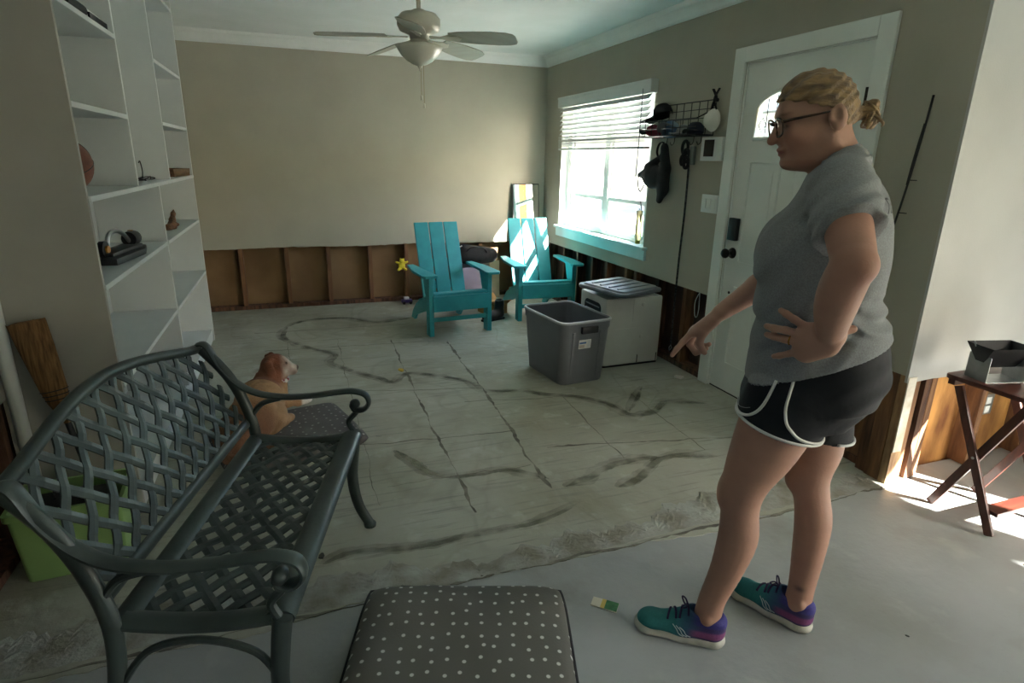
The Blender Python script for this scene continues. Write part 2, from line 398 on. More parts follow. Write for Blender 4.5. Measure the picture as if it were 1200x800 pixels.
# rough mortar ridge where a wall was taken out
def ridge(name, x0, x1, y0, w, hgt, material, seed):
    g = np.random.default_rng(seed); nx, ny = int((x1-x0)/0.02)+2, 14; bm = bmesh.new(); V = []
    for i in range(nx):
        row = []; x = x0+(x1-x0)*i/(nx-1); a = y0+0.015*math.sin(3*x+seed)+g.normal(0, 0.003); ww = w*(0.75+0.22*math.sin(2.3*x+seed)+0.12*math.sin(9*x)+0.10*math.sin(27*x+1)+g.normal(0, 0.06))
        for j in range(ny):
            t = j/(ny-1); e = math.sin(PI*t)**0.6 if 0 < t < 1 else 0
            row.append(bm.verts.new((x, a+ww*t, 0.0005+e*max(0.0, hgt*(0.55+0.15*math.sin(17*x+5*t)+g.normal(0, 0.35))))))
        V.append(row)
    for i in range(nx-1):
        for j in range(ny-1): bm.faces.new((V[i][j], V[i+1][j], V[i+1][j+1], V[i][j+1]))
    me = bpy.data.meshes.new(name); bm.to_mesh(me); bm.free(); me.materials.append(material); o = link(name, me, fl_old); return o
M_ridge = mat('crumbly_mortar', '#a6a9a4', 0.95, col2='#7f7d70', scale=7, bump=0.5, bscale=60, detail=8)
ridge('mortar_ridge', -1.0, 2.5, 1.730, 0.20, 0.0045, M_ridge, 3)
# dark mortar joints left by the lifted tiles, plus a painted shadow line at the step
M_joint = mat('dirty_joint_and_step_shade', '#55524a', 0.95, col2='#7d7b70', scale=12, bump=0.4, bscale=60)
def crack(p, q, w, seed):
    g = np.random.default_rng(seed); p, q = np.array(p), np.array(q); L = np.linalg.norm(q-p); n = int(L/0.03)+2; d = (q-p)/L; nn = np.array([-d[1], d[0]])
    bm = bmesh.new(); prev = None; off = 0
    for i in range(n):
        c = p+d*L*i/(n-1); off = off*0.9+g.normal(0, 0.0035); ww = max(0.0007, w*(0.55+0.45*math.sin(i*0.37+seed)+g.normal(0, 0.28)))
        a, b = c+nn*(off+ww), c+nn*(off-ww)
        cur = (bm.verts.new((a[0], a[1], 0.0012)), bm.verts.new((b[0], b[1], 0.0012)))
        if prev: bm.faces.new((prev[0], cur[0], cur[1], prev[1]))
        prev = cur
    r = bmesh.ops.extrude_face_region(bm, geom=bm.faces[:]); bmesh.ops.translate(bm, vec=(0, 0, -0.003), verts=[g_ for g_ in r['geom'] if isinstance(g_, bmesh.types.BMVert)])
    bmesh.ops.recalc_face_normals(bm, faces=bm.faces[:])
    me = bpy.data.meshes.new('joint_and_step_shade'); bm.to_mesh(me); bm.free(); me.materials.append(M_joint); link('joint_and_step_shade', me, fl_old)
for i, (p, q, w) in enumerate([((0.245, 2.3), (0.25, 4.9), 0.0022), ((0.625, 2.12), (0.66, 4.75), 0.0075), ((1.02, 2.2), (1.11, 4.6), 0.010), ((1.48, 2.35), (1.52, 3.2), 0.003), ((1.93, 2.3), (1.97, 3.1), 0.0025),
        ((-0.15, 2.3), (-0.13, 4.9), 0.002), ((0.2, 2.91), (1.05, 2.83), 0.0035), ((1.15, 2.58), (2.3, 2.36), 0.0055), ((0.1, 3.72), (1.05, 3.5), 0.0016), ((-0.3, 4.72), (1.0, 4.62), 0.0022), ((-0.4, 5.25), (0.9, 5.2), 0.0016), ((0.3, 2.45), (1.0, 2.42), 0.0016), ((0.9, 3.3), (1.45, 3.2), 0.0018)]):
    crack(p, q, w, i+11)
crack((-1.0, 1.722), (2.5, 1.716), 0.0065, 40)  # dark strip along the gap, painting the shadow line of the floor step

STAINS = [(0.03, [(-0.15, 5.4), (0.03, 5.58), (0.37, 5.56), (0.62, 5.33), (0.94, 5.4)]), (0.028, [(-0.15, 5.4), (-0.18, 5.07), (0.01, 4.71), (0.19, 4.49), (0.15, 4.3), (0.28, 4.07), (0.43, 3.89), (0.53, 3.77), (0.64, 3.91), (0.83, 3.81), (1.02, 3.62), (1.06, 3.45), (1.3, 3.37), (1.43, 3.26), (1.6, 3.17), (1.73, 3.02), (1.78, 2.83), (1.92, 2.82), (2.11, 2.93), (2.33, 2.83)]), (0.02, [(1.79, 2.86), (1.94, 3.02), (2.1, 3.21)]), (0.022, [(0.38, 2.79), (0.44, 2.65), (0.5, 2.52), (0.6, 2.45), (0.73, 2.43), (0.86, 2.43), (0.96, 2.35), (1.02, 2.29)]), (0.03, [(1.07, 2.2), (1.23, 2.25), (1.35, 2.31), (1.51, 2.33), (1.65, 2.31)]), (0.03, [(1.3, 2.12), (1.43, 2.16), (1.64, 2.29), (1.79, 2.29), (1.95, 2.22)]), (0.02, [(-0.02, 1.98), (0.09, 2.02), (0.23, 1.99), (0.38, 1.97), (0.52, 1.98), (0.7, 1.98), (0.85, 1.98), (1.1, 2.07)])]
def stain_mat():
    M = bpy.data.materials.new('olive_water_stain'); M.use_nodes = True; n = M.node_tree; b = n.nodes['Principled BSDF']; b.inputs['Base Color'].default_value = (*lin('#726e56'), 1); b.inputs['Roughness'].default_value = 0.85
    t = n.nodes.new('ShaderNodeBsdfTransparent'); x = n.nodes.new('ShaderNodeMixShader'); nz = n.nodes.new('ShaderNodeTexNoise'); nz.inputs['Scale'].default_value = 9; tc = n.nodes.new('ShaderNodeTexCoord'); r = n.nodes.new('ShaderNodeMapRange'); r.inputs[1].default_value = 0.35; r.inputs[2].default_value = 0.65; r.inputs[3].default_value = 0.04; r.inputs[4].default_value = 0.34
    n.links.new(tc.outputs['Object'], nz.inputs['Vector']); n.links.new(nz.outputs[0], r.inputs[0]); n.links.new(r.outputs[0], x.inputs[0]); n.links.new(t.outputs[0], x.inputs[1]); n.links.new(b.outputs[0], x.inputs[2]); n.links.new(x.outputs[0], n.nodes['Material Output'].inputs[0]); return M
M_stain = stain_mat()
def stain(w, pts, seed):
    g = np.random.default_rng(seed); P = bez([(x, y, 0) for x, y in pts], 10); bm = bmesh.new(); prev = None; a_ = b_ = 0.0
    for i, p in enumerate(P):
        T_ = P[min(i+1, len(P)-1)]-P[max(i-1, 0)]; N_ = Vector((-T_.y, T_.x, 0)).normalized(); e = min(1, i/6, (len(P)-1-i)/6)*0.8+0.2
        a_ = a_*0.8+g.normal(0, 0.22); b_ = b_*0.8+g.normal(0, 0.22)
        cur = [bm.verts.new(p+N_*(w*e*(0.75+0.45*a_))+Vector((0, 0, 0.0006+seed*0.00004))), bm.verts.new(p-N_*(w*e*(0.75+0.45*b_))+Vector((0, 0, 0.0006+seed*0.00004)))]
        if prev: bm.faces.new((prev[0], cur[0], cur[1], prev[1]))
        prev = cur
    me = bpy.data.meshes.new('water_stain'); bm.to_mesh(me); bm.free(); me.materials.append(M_stain); link('water_stain', me, fl_old)
for i, (w, pts) in enumerate(STAINS):
    stain(w*1.9, pts, i); stain(w*0.9, [(x+0.012, y-0.008) for x, y in pts], i+10)

# ---- ceiling and crown moulding
c_ = panel('ceiling', M_ceil, [-1.18, 2.72, XS+0.1], [YF-0.1, 1.87, 6.26], lambda x, y: x > 2.72 and y > 1.87, lambda u, v: (u, v, 2.44), (0, 0, 0.1)); c_['kind'] = 'structure'
prof = [(0, 0), (0.012, 0), (0.018, 0.012), (0.03, 0.022), (0.05, 0.05), (0.058, 0.066), (0.07, 0.072), (0.085, 0.09), (0.085, 0.092), (0, 0.092)]
o = MB().prism(prof, 3.62, Matrix(((0, 0, 1, XL), (-1, 0, 0, YB), (0, 1, 0, 2.348), (0, 0, 0, 1)))).build('trim_1', M_trim); o['kind'] = 'structure'
o = MB().prism(prof, 4.2, Matrix(((-1, 0, 0, XW), (0, 0, 1, 1.91), (0, 1, 0, 2.348), (0, 0, 0, 1)))).build('trim_2', M_trim); o['kind'] = 'structure'

# ---- back wall: plasterboard cut off at knee height, studs and sheathing bare below
wb = struct('wall_back')
def wavy_sheet(name, material, axis, c, a0, a1, zlow, zhigh, th, parent, seed):
    g = np.random.default_rng(seed); n = int(abs(a1-a0)/0.04)+2; bm = bmesh.new(); lo, hi = [], []
    for i in range(n):
        a = a0+(a1-a0)*i/(n-1); z = zlow+0.004*math.sin(a*5+seed)+g.normal(0, 0.002)
        P = (lambda z_: (a, c, z_)) if axis == 'x' else (lambda z_: (c, a, z_))
        lo.append(bm.verts.new(P(z))); hi.append(bm.verts.new(P(zhigh)))
    for i in range(n-1): bm.faces.new((lo[i], lo[i+1], hi[i+1], hi[i]))
    r = bmesh.ops.extrude_face_region(bm, geom=bm.faces[:]); bmesh.ops.translate(bm, vec=th, verts=[g_ for g_ in r['geom'] if isinstance(g_, bmesh.types.BMVert)])
    bmesh.ops.recalc_face_normals(bm, faces=bm.faces[:])
    me = bpy.data.meshes.new(name); bm.to_mesh(me); bm.free(); me.materials.append(material); return link(name, me, parent)
wavy_sheet('plasterboard', M_wall, 'x', YB, XL-0.01, XW+0.013, 0.592, 2.44, (0, 0.013, 0), wb, 2)
MB().box((XL-0.1, YB+0.105, -0.12), (XW+0.12, YB+0.125, 2.44)).build('sheathing', M_sheath, wb)
MB().box((XL, YB+0.006, 0.0), (XW, YB+0.095, 0.036), 0.002).build('bottom_plate', M_studdk, wb)
stud_me = None
def stud(parent, lo, hi, material, tilt=0):
    c = [(a+b)/2 for a, b in zip(lo, hi)]; h_ = [(b-a)/2 for a, b in zip(lo, hi)]
    o = MB().box([-x for x in h_], h_, 0.002).build('stud', material, parent); o.location = c; o.rotation_euler = (0, tilt, 0); return o
for x in (-0.92, -0.511, -0.103, 0.285, 0.69, 1.06, 1.46, 1.86, 2.26, 2.52):
    stud(wb, (x-0.019, YB+0.014, 0.037), (x+0.019, YB+0.104, 2.43), M_stud)

# ---- window wall (right)
wr = struct('wall_right')
WY0, WY1, WZ0, WZ1 = 4.06, 5.70, 0.80, 2.01; DY0, DY1, DZ1 = 2.24, 3.11, 2.01
def hole_r(y, z): return (WY0 < y < WY1 and WZ0 < z < WZ1) or (DY0 < y < DY1 and z < DZ1)
ys = sorted({1.80, DY0, DY1, WY0, WY1, YB}); zs = [0.595, WZ0, WZ1, 2.44]
panel('plasterboard', M_wall, ys, zs, lambda y, z: hole_r(y, z), lambda u, v: (XW, u, v), (0.013, 0, 0), wr)
zs2 = [-0.12, WZ0, WZ1, 2.44]
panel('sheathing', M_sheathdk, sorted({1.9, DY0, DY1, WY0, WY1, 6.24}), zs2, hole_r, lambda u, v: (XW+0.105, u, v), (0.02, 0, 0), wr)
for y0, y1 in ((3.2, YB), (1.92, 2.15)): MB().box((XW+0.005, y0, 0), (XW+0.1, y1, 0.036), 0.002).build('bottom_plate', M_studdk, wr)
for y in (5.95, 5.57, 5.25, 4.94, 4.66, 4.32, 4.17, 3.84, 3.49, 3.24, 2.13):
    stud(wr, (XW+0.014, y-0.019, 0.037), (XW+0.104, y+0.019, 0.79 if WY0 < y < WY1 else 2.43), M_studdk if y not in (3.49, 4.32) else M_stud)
# exterior cladding of the window wall's far side is the sheathing; a loop of white cable hangs in the last bay
# ---- end wall (the bright one) with its return
we = struct('wall_end')
wavy_sheet('plasterboard', M_wallwhite, 'x', YE, 2.53, XS, 0.52, 2.44, (0, 0.013, 0), we, 5)
MB().box((2.53, YE+0.0133, 0.545), (2.569, 1.905, 2.44)).build('corner_return', M_wall, we)
MB().box((2.63, YE+0.105, -0.12), (XS+0.1, YE+0.122, 2.44)).build('sheathing', M_ply, we)
MB().box((2.60, YE+0.012, 0), (2.636, YE+0.1, 2.43)).build('stud', M_stud, we)
MB().box((2.675, YE+0.014, 0), (2.713, YE+0.104, 2.43)).build('stud', M_studdk, we)
MB().box((2.72, YE+0.016, 0), (2.755, YE+0.1, 2.43)).build('stud', M_stud, we)
MB().box((3.10, YE+0.014, 0), (3.138, YE+0.104, 2.43)).build('stud', M_stud, we)
MB().box((3.50, YE+0.014, 0), (3.538, YE+0.104, 2.43)).build('stud', M_stud, we)
MB().box((2.535, YE+0.002, 0), (2.598, YE+0.04, 0.545)).build('corner_post', mat('weathered_post', '#a98c66', 0.85, col2='#6e5138', scale=5, stretch=(5, 5, 0.8), bump=0.3, bscale=40), we)
MB().box((2.5345, YE-0.004, 0.17), (2.585, YE+0.0015, 0.54)).build('paint_strip', mat('old_white_paint', '#d8d6cc', 0.7, col2='#b9b19c', scale=14), we)
MB().box((2.537, YE+0.045, 0), (2.568, 1.86, 0.55)).build('bare_board', M_stud, we)
MB().box((2.545, 1.862, 0), (2.572, 1.915, 0.57)).build('bare_board', M_studdk, we)
MB().box((2.59, 1.93, 0.03), (2.62, 2.15, 0.58)).build('bare_board', M_stud, wr)
# ---- left wall, wall behind the camera, glass-door wall
wl = struct('wall_left')
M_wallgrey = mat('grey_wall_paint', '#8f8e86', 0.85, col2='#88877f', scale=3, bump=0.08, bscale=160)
hole_l = lambda y, z: -0.40 < y < 0.0 and 1.1 < z < 2.0
panel('plasterboard', M_wallgrey, [YF, -0.40, 0.0, 1.0], [0.57, 1.1, 2.0, 2.44], hole_l, lambda u, v: (XL, u, v), (-0.013, 0, 0), wl)
wavy_sheet('plasterboard', M_wallgrey, 'y', XL, 1.0, 2.52, 0.57, 2.44, (-0.013, 0, 0), wl, 8)
MB().box((XL-0.013, 2.52, 0.0), (XL, 6.12, 2.44)).build('plasterboard_behind_bookcase', M_wall, wl)
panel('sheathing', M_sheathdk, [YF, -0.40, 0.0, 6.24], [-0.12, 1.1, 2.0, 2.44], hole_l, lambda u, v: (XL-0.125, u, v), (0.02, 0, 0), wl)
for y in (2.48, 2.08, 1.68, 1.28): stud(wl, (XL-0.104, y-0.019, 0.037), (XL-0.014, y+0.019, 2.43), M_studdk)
MB().box((XL-0.1, YF, 0), (XL-0.005, 2.5, 0.036)).build('bottom_plate', M_studdk, wl)
o = MB().tube([(XL+0.022, 2.528, 0.0), (XL+0.022, 2.528, 2.44)], 0.024, 10).build('trim_3', M_trim, smooth=True); o['kind'] = 'structure'
wf = MB().box((-1.16, YF-0.1, -0.1), (XS+0.1, YF, 2.44)).build('wall_front', M_wall); wf['kind'] = 'structure'
w2 = struct('added_fill_window')  # unseen window, added in the left wall as soft fill for the window wall
LY0, LY1, LZ0, LZ1 = -0.40, 0.0, 1.1, 2.0
panel('frame', M_trim, [LY0+0.002, LY0+0.05, -0.21, -0.19, LY1-0.05, LY1-0.002], [LZ0+0.002, LZ0+0.05, LZ1-0.05, LZ1-0.002], lambda y, z: LZ0+0.05 < z < LZ1-0.05 and (LY0+0.05 < y < -0.21 or -0.19 < y < LY1-0.05), lambda u, v: (XL-0.06, u, v), (-0.04, 0, 0), w2)
for a, b in ((LY0+0.051, -0.211), (-0.189, LY1-0.051)): MB().box((XL-0.082, a, LZ0+0.051), (XL-0.078, b, LZ1-0.051)).build('pane', M_glass, w2)
ev = MB().box((2.725, 1.9, 2.46), (3.42, 6.6, 2.58)).build('eave', mat('white_soffit', '#c9cbc8', 0.7)); ev['kind'] = 'structure'
ws = struct('wall_side')
G1, G2, GM0, GM1, GZ = -2.05, -0.15, -1.24, -0.98, 1.92
panel('plasterboard', M_wallwhite, [YF, G1, GM0, GM1, G2, YE+0.12], [0, GZ, 2.44], lambda y, z: z < GZ and (G1 < y < GM0 or GM1 < y < G2), lambda u, v: (XS, u, v), (0.1, 0, 0), ws)
d2 = struct('door_2')
for a, b in ((G1, GM0), (GM1, G2)):
    fr = panel('leaf', M_door, [a+0.002, a+0.03, b-0.03, b-0.002], [0.01, 0.22, GZ-0.03, GZ-0.002], lambda y, z, a=a, b=b: a+0.03 < y < b-0.03 and 0.22 < z < GZ-0.03, lambda u, v: (XS+0.03, u, v), (0.04, 0, 0), d2)
    MB().box((XS+0.048, a+0.031, 0.221), (XS+0.052, b-0.031, GZ-0.031)).build('pane', M_glass, fr)

# ---- window: sashes, panes, liner, sill
w1 = struct('window_1')
XG = XW+0.075
panel('frame', M_trim, [WY0, WY0+0.14, 4.83, 4.92, WY1-0.09, WY1], [WZ0, WZ0+0.03, WZ1-0.03, WZ1], lambda y, z: WZ0+0.03 < z < WZ1-0.03 and (WY0+0.14 < y < 4.83 or 4.92 < y < WY1-0.09), lambda u, v: (XG, u, v), (0.05, 0, 0), w1)
for a, b in ((WY0+0.14, 4.83), (4.92, WY1-0.09)):
    for z0, z1, dx in ((WZ0+0.03, 1.14, 0.0), (1.10, WZ1-0.03, 0.018)):
        s_ = panel('sash', M_trim, [a, a+0.022, b-0.022, b], [z0, z0+0.035, z1-0.03, z1], lambda y, z, a=a, b=b, z0=z0, z1=z1: a+0.022 < y < b-0.022 and z0+0.035 < z < z1-0.03, lambda u, v, dx=dx: (XG+0.008+dx, u, v), (0.016, 0, 0), w1)
        MB().box((XG+0.014+dx, a+0.0225, z0+0.0355), (XG+0.018+dx, b-0.0225, z1-0.0305)).build('pane', M_glass, s_)
panel('liner', M_trim, [WY0, WY0+0.004, WY1-0.004, WY1], [WZ0, WZ0+0.004, WZ1-0.004, WZ1], lambda y, z: WY0+0.004 < y < WY1-0.004 and WZ0+0.004 < z < WZ1-0.004, lambda u, v: (XW, u, v), (0.075, 0, 0), w1)
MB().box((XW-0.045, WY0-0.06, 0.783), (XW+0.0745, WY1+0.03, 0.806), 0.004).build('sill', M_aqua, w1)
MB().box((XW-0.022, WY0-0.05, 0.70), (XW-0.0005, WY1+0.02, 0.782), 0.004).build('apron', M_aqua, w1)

# ---- entrance door
d1 = struct('door_1')
XD = XW+0.012
AY = (2.36, 2.99)
def arch(y): t = (y-AY[0])/(AY[1]-AY[0])*2-1; return 1.735+0.115*math.sqrt(max(0, 1-t*t*0.98))
leaf = panel('leaf', M_door, [DY0+0.006]+[AY[0]+(AY[1]-AY[0])*i/24 for i in range(25)]+[DY1-0.006], [0.008, 1.585, 1.74, DZ1-0.006], lambda y, z: AY[0] < y < AY[1] and 1.585 < z < 1.74, lambda u, v: (XD, u, v), (0.04, 0, 0), d1)
bm = bmesh.new(); bm.from_mesh(leaf.data)       # lift the opening's top edge into an arch
for v_ in bm.verts:
    if abs(v_.co.z-1.74) < 1e-4 and AY[0]-1e-4 < v_.co.y < AY[1]+1e-4: v_.co.z = arch(v_.co.y)
bm.to_mesh(leaf.data); bm.free()
ap = [(y, arch(y)) for y in [AY[0]+(AY[1]-AY[0])*i/24 for i in range(25)]]
MB().prism([(AY[0], 1.585)]+[(AY[1], 1.585)]+list(reversed(ap)), 0.006, Matrix(((0, 0, 1, XD+0.018), (1, 0, 0, 0), (0, 1, 0, 0), (0, 0, 0, 1)))).build('arched_pane', glass_mat('textured_glass', (0.92, 0.97, 0.98), 0.15, 0.1), d1)
MB().tube([(XD, AY[0], 1.585)]+[(XD, y, z) for y, z in ap]+[(XD, AY[1], 1.585)], 0.012, 8, closed=True).build('lite_moulding', M_door, d1, smooth=True)
for k in range(1, 9):
    y = AY[0]+(AY[1]-AY[0])*k/9
    MB().tube([(XD+0.014, y, 1.588), (XD+0.014, y, arch(y)-0.004)], 0.0028, 6).build('leading', M_black, d1)
for y in (2.4, 2.675, 2.95):
    MB().tube([(XD+0.014, y-0.03, 1.66), (XD+0.014, y+0.0, 1.70), (XD+0.014, y+0.03, 1.66), (XD+0.014, y, 1.62)], 0.0026, 6, closed=True).build('leading', M_black, d1)
def raised(y0, y1, z0, z1):
    MB().prism([(y0, z0), (y1, z0), (y1, z1), (y0, z1)], 0.006, Matrix(((0, 0, -1, XD), (1, 0, 0, 0), (0, 1, 0, 0), (0, 0, 0, 1)))).build('panel', M_door, d1)
    MB().box((XD-0.010, y0+0.045, z0+0.045), (XD-0.0061, y1-0.045, z1-0.045), 0.003).build('panel_field', M_door, d1)
    MB().tube([(XD-0.006, y0, z0), (XD-0.006, y1, z0), (XD-0.006, y1, z1), (XD-0.006, y0, z1)], 0.008, 6, closed=True).build('panel_moulding', M_door, d1)
for y0, y1 in ((2.38, 2.62), (2.74, 2.98)): raised(y0, y1, 0.86, 1.45); raised(y0, y1, 0.20, 0.70)
for a, b in (((XW-0.02, DY1+0.001, 0.0), (XW-0.0005, DY1+0.092, DZ1+0.085)), ((XW-0.02, DY0-0.092, 0.0), (XW-0.0005, DY0-0.001, DZ1+0.085)), ((XW-0.02, DY0-0.001, DZ1), (XW-0.0005, DY1+0.001, DZ1+0.085))):
    MB().box(a, b, 0.005).build('casing', M_door, d1)
MB().box((XD-0.004, DY0+0.004, 0.001), (XD+0.05, DY1-0.004, 0.0075)).build('threshold', M_bronze, d1)
for a, b in (((XW+0.0005, DY0-0.03, 0.0), (XW+0.13, DY0+0.003, DZ1)), ((XW+0.0005, DY1-0.003, 0.0), (XW+0.13, DY1+0.03, DZ1)), ((XW+0.0005, DY0+0.0035, DZ1-0.003), (XW+0.13, DY1-0.0035, DZ1+0.03))):
    MB().box(a, b, 0.001).build('jamb', M_door, d1)
kp = MB().box((XD-0.030, 3.008, 0.985), (XD-0.0005, 3.083, 1.122), 0.006).build('keypad_lock', M_blackpl, d1, smooth='auto')
kb = MB().lathe([(0.0, -0.078), (0.018, -0.077), (0.029, -0.066), (0.031, -0.055), (0.026, -0.043), (0.013, -0.034), (0.011, -0.012), (0.031, -0.010), (0.034, -0.004), (0.034, 0.0)], (XD, 3.045, 0.905), 24, 'x').build('door_knob', M_bronze, d1, smooth=True)
MB().lathe([(0.0, -0.004), (0.009, -0.004), (0.009, 0.0)], (XD-0.0005, 3.03, 0.655), 12, 'x').build('screw_cap', M_bronze, d1)
for z in (0.28, 1.02, 1.75):
    MB().tube([(XW-0.018, DY0+0.004, z-0.045), (XW-0.018, DY0+0.004, z+0.045)], 0.008, 8).build('hinge', M_bronze, d1)

# ---- outside: ground, neighbour, a shrub and a tree seen through the panes
gr = MB().box((-40, -40, -0.5), (60, 60, -0.16)).build('ground', mat('dry_lawn', '#8b927a', 0.95, col2='#a19d8c', scale=0.8, bump=0.3, bscale=20)); gr['kind'] = 'structure'
dv = MB().box((2.75, 1.95, -0.159), (11.5, 12.5, -0.10), 0.01).build('driveway', mat('pale_driveway', '#dedbd4', 0.9, col2='#d2cfc6', scale=1.5, bump=0.1, bscale=50)); dv['kind'] = 'structure'
nb = thing('neighbour_house', 'white neighbouring house wall seen outside the window', 'house', (13, 9, -0.16))
MB().box((0, -5, 0), (6, 8, 3.0), 0.02).build('wall', mat('white_siding', '#e4e2da', 0.8, col2='#d9d7cf', scale=2), nb)
MB().prism([(-0.6, 0), (6.6, 0), (3.0, 1.6)], 13.6, Matrix(((1, 0, 0, 0), (0, 0, 1, -5.3), (0, 1, 0, 3.0), (0, 0, 0, 1)))).build('roof', mat('grey_shingle', '#77797a', 0.9, col2='#636566', scale=6, bump=0.3, bscale=30), nb)
for y in (-2.5, 1.0, 4.5):
    wn = MB().box((-0.05, y, 1.0), (0.02, y+1.1, 2.2), 0.01).build('window', M_trim, nb)
    MB().box((-0.06, y+0.08, 1.08), (-0.0505, y+1.02, 2.12)).build('pane', mat('dark_pane', '#5a666c', 0.1), wn)

# ================================================================== built-in bookcase
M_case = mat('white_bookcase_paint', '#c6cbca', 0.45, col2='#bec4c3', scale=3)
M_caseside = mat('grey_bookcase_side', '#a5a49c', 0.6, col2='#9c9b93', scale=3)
bk = thing('bookcase', 'tall white built-in bookcase with open shelves along the left wall', 'bookcase', (-0.69, 2.55, 0))
def bx(name, y0, y1, z0, z1, x0=-0.34, x1=0.0, m_=None, bev=0.0015):
    o = MB().box((x0, y0, z0), (x1, y1, z1), bev).build(name, m_ or M_case, bk); return o
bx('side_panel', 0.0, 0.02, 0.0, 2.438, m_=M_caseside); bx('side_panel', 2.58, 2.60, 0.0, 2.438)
MB().box((-0.339, 0.021, 0.0), (-0.327, 2.579, 2.438)).build('back_panel', M_case, bk)
bx('divider', 1.29, 1.31, 0.091, 1.269, -0.326, -0.001); bx('divider', 0.81, 0.83, 1.291, 2.437, -0.326, -0.001); bx('divider', 1.65, 1.67, 1.291, 2.437, -0.326, -0.001)
bx('plinth', 0.0205, 2.5795, 0.0, 0.09, -0.326, -0.012)
bx('shelf', 0.0205, 2.5795, 1.27, 1.29, -0.326, 0.006)
for a, b in ((0.0205, 1.2895), (1.3105, 2.5795)):
    bx('shelf', a, b, 0.945, 0.965, -0.326, 0.003); bx('shelf', a, b, 0.555, 0.575, -0.326, 0.003)
for z in (1.61, 1.945, 2.28): bx('shelf', 0.0205, 0.8095, z-0.02, z, -0.326, 0.001)
for z in (1.62, 1.963, 2.39): bx('shelf', 1.6705, 2.5795, z-0.02, z, -0.326, 0.001)

# ================================================================== ceiling fan
M_fan = mat('cream_fan_metal', '#b9b6a6', 0.4, 0.1, col2='#aeab9b', scale=4)
M_blade = mat('grey_beige_fan_blade', '#9a9b8c', 0.45, col2='#8f9082', scale=3, stretch=(1, 6, 1))
M_bowl = mat('frosted_glass_bowl', '#c4c3b4', 0.35, col2='#b9b8a9', scale=5)
fan = thing('ceiling_fan', 'five-bladed cream ceiling fan with a frosted bowl light', 'ceiling fan', (0.80, 3.93, 2.04), 0)
MB().lathe([(0.0, 0.40), (0.065, 0.399), (0.066, 0.37), (0.035, 0.33), (0.0, 0.33)], n=28).build('canopy', M_fan, fan, smooth='auto')
MB().tube([(0, 0, 0.24), (0, 0, 0.345)], 0.013, 12).build('downrod', M_fan, fan, smooth='auto')
MB().lathe([(0.0, 0.252), (0.03, 0.25), (0.05, 0.238), (0.105, 0.226), (0.128, 0.20), (0.130, 0.165), (0.118, 0.135), (0.085, 0.12), (0.06, 0.112), (0.058, 0.088), (0.0, 0.086)], n=40).build('motor_housing', M_fan, fan, smooth=True)
MB().lathe([(0.0, 0.085), (0.055, 0.085), (0.06, 0.06), (0.05, 0.054), (0.0, 0.054)], n=28).build('switch_housing', M_fan, fan, smooth='auto')
MB().lathe([(0.0, 0.054), (0.135, 0.053), (0.140, 0.046), (0.132, 0.030), (0.112, 0.0), (0.080, -0.030), (0.045, -0.050), (0.016, -0.058), (0.0, -0.06)], n=40).build('light_bowl', M_bowl, fan, smooth=True)
MB().lathe([(0.0, -0.058), (0.016, -0.06), (0.012, -0.068), (0.005, -0.075), (0.006, -0.082), (0.0, -0.09)], n=16).build('finial', M_fan, fan, smooth=True)
for k, (dx, L) in enumerate(((0.004, 0.165), (0.020, 0.21))):
    ch = MB().tube([(dx, -0.012, -0.05), (dx, -0.014, -0.07-L*0.5), (dx, -0.013, -0.06-L)], 0.0016, 6).build('pull_chain', mat('brass_chain', '#8a7a55', 0.4, 0.8), fan)
    MB().lathe([(0.0, 0.0), (0.006, -0.004), (0.0065, -0.028), (0.0, -0.033)], (dx, -0.013, -0.06-L), 12).build('pull_knob', M_fan, ch, smooth=True)
outl = [(x_, y_*1.12) for x_, y_ in [(0.20, -0.042), (0.26, -0.055), (0.36, -0.064), (0.48, -0.068), (0.56, -0.064), (0.600, -0.05), (0.612, -0.028), (0.612, 0.028), (0.600, 0.05), (0.56, 0.064), (0.48, 0.068), (0.36, 0.064), (0.26, 0.055), (0.20, 0.042)]]
for a in (181, 109, 37, -35, -107):
    Mx = rot('Z', a) @ tr(0, 0, 0.105) @ rot('Y', 3.5) @ rot('X', -16)
    bl = MB().prism(outl, 0.006, Mx, 0.0015).build('blade', M_blade, fan)
    MB().prism([(0.07, -0.014), (0.14, -0.012), (0.19, -0.032), (0.25, -0.03), (0.275, 0.0), (0.25, 0.03), (0.19, 0.032), (0.14, 0.012), (0.07, 0.014)], 0.005, rot('Z', a) @ tr(0, 0, 0.099) @ rot('Y', 3.5) @ rot('X', -16)).build('blade_bracket', M_fan, bl)

# ================================================================== window blind
M_slat = mat('white_blind_slat', '#d5dad7', 0.5, col2='#ced4d1', scale=4)
blind = thing('window_blind', 'white slatted venetian blind half raised over the window', 'blind', (XW-0.032, 4.855, 1.93))
MB().box((-0.034, -0.825, 0.0), (0.03, 0.825, 0.09), 0.004).build('valance', M_slat, blind, smooth='auto')
MB().box((-0.038, -0.828, 0.072), (0.028, 0.828, 0.092), 0.005).build('valance_lip', M_slat, blind, smooth='auto')
for i in range(6):
    MB().box((-0.025, -0.79, -0.0013), (0.025, 0.79, 0.0013), 0.0, tr(-0.005, 0, -0.022-0.042*i) @ rot('Y', -50)).build('slat', M_slat, blind)
for i in range(15):
    MB().box((-0.025, -0.79, -0.0013), (0.025, 0.79, 0.0013), 0.0, tr(-0.005+random.uniform(-.002, .002), random.uniform(-.003, .003), -0.268-0.0068*i) @ rot('Y', random.uniform(-2, 3))).build('slat', M_slat, blind)
MB().box((-0.03, -0.79, -0.392), (0.02, 0.79, -0.373), 0.003).build('bottom_rail', M_slat, blind)
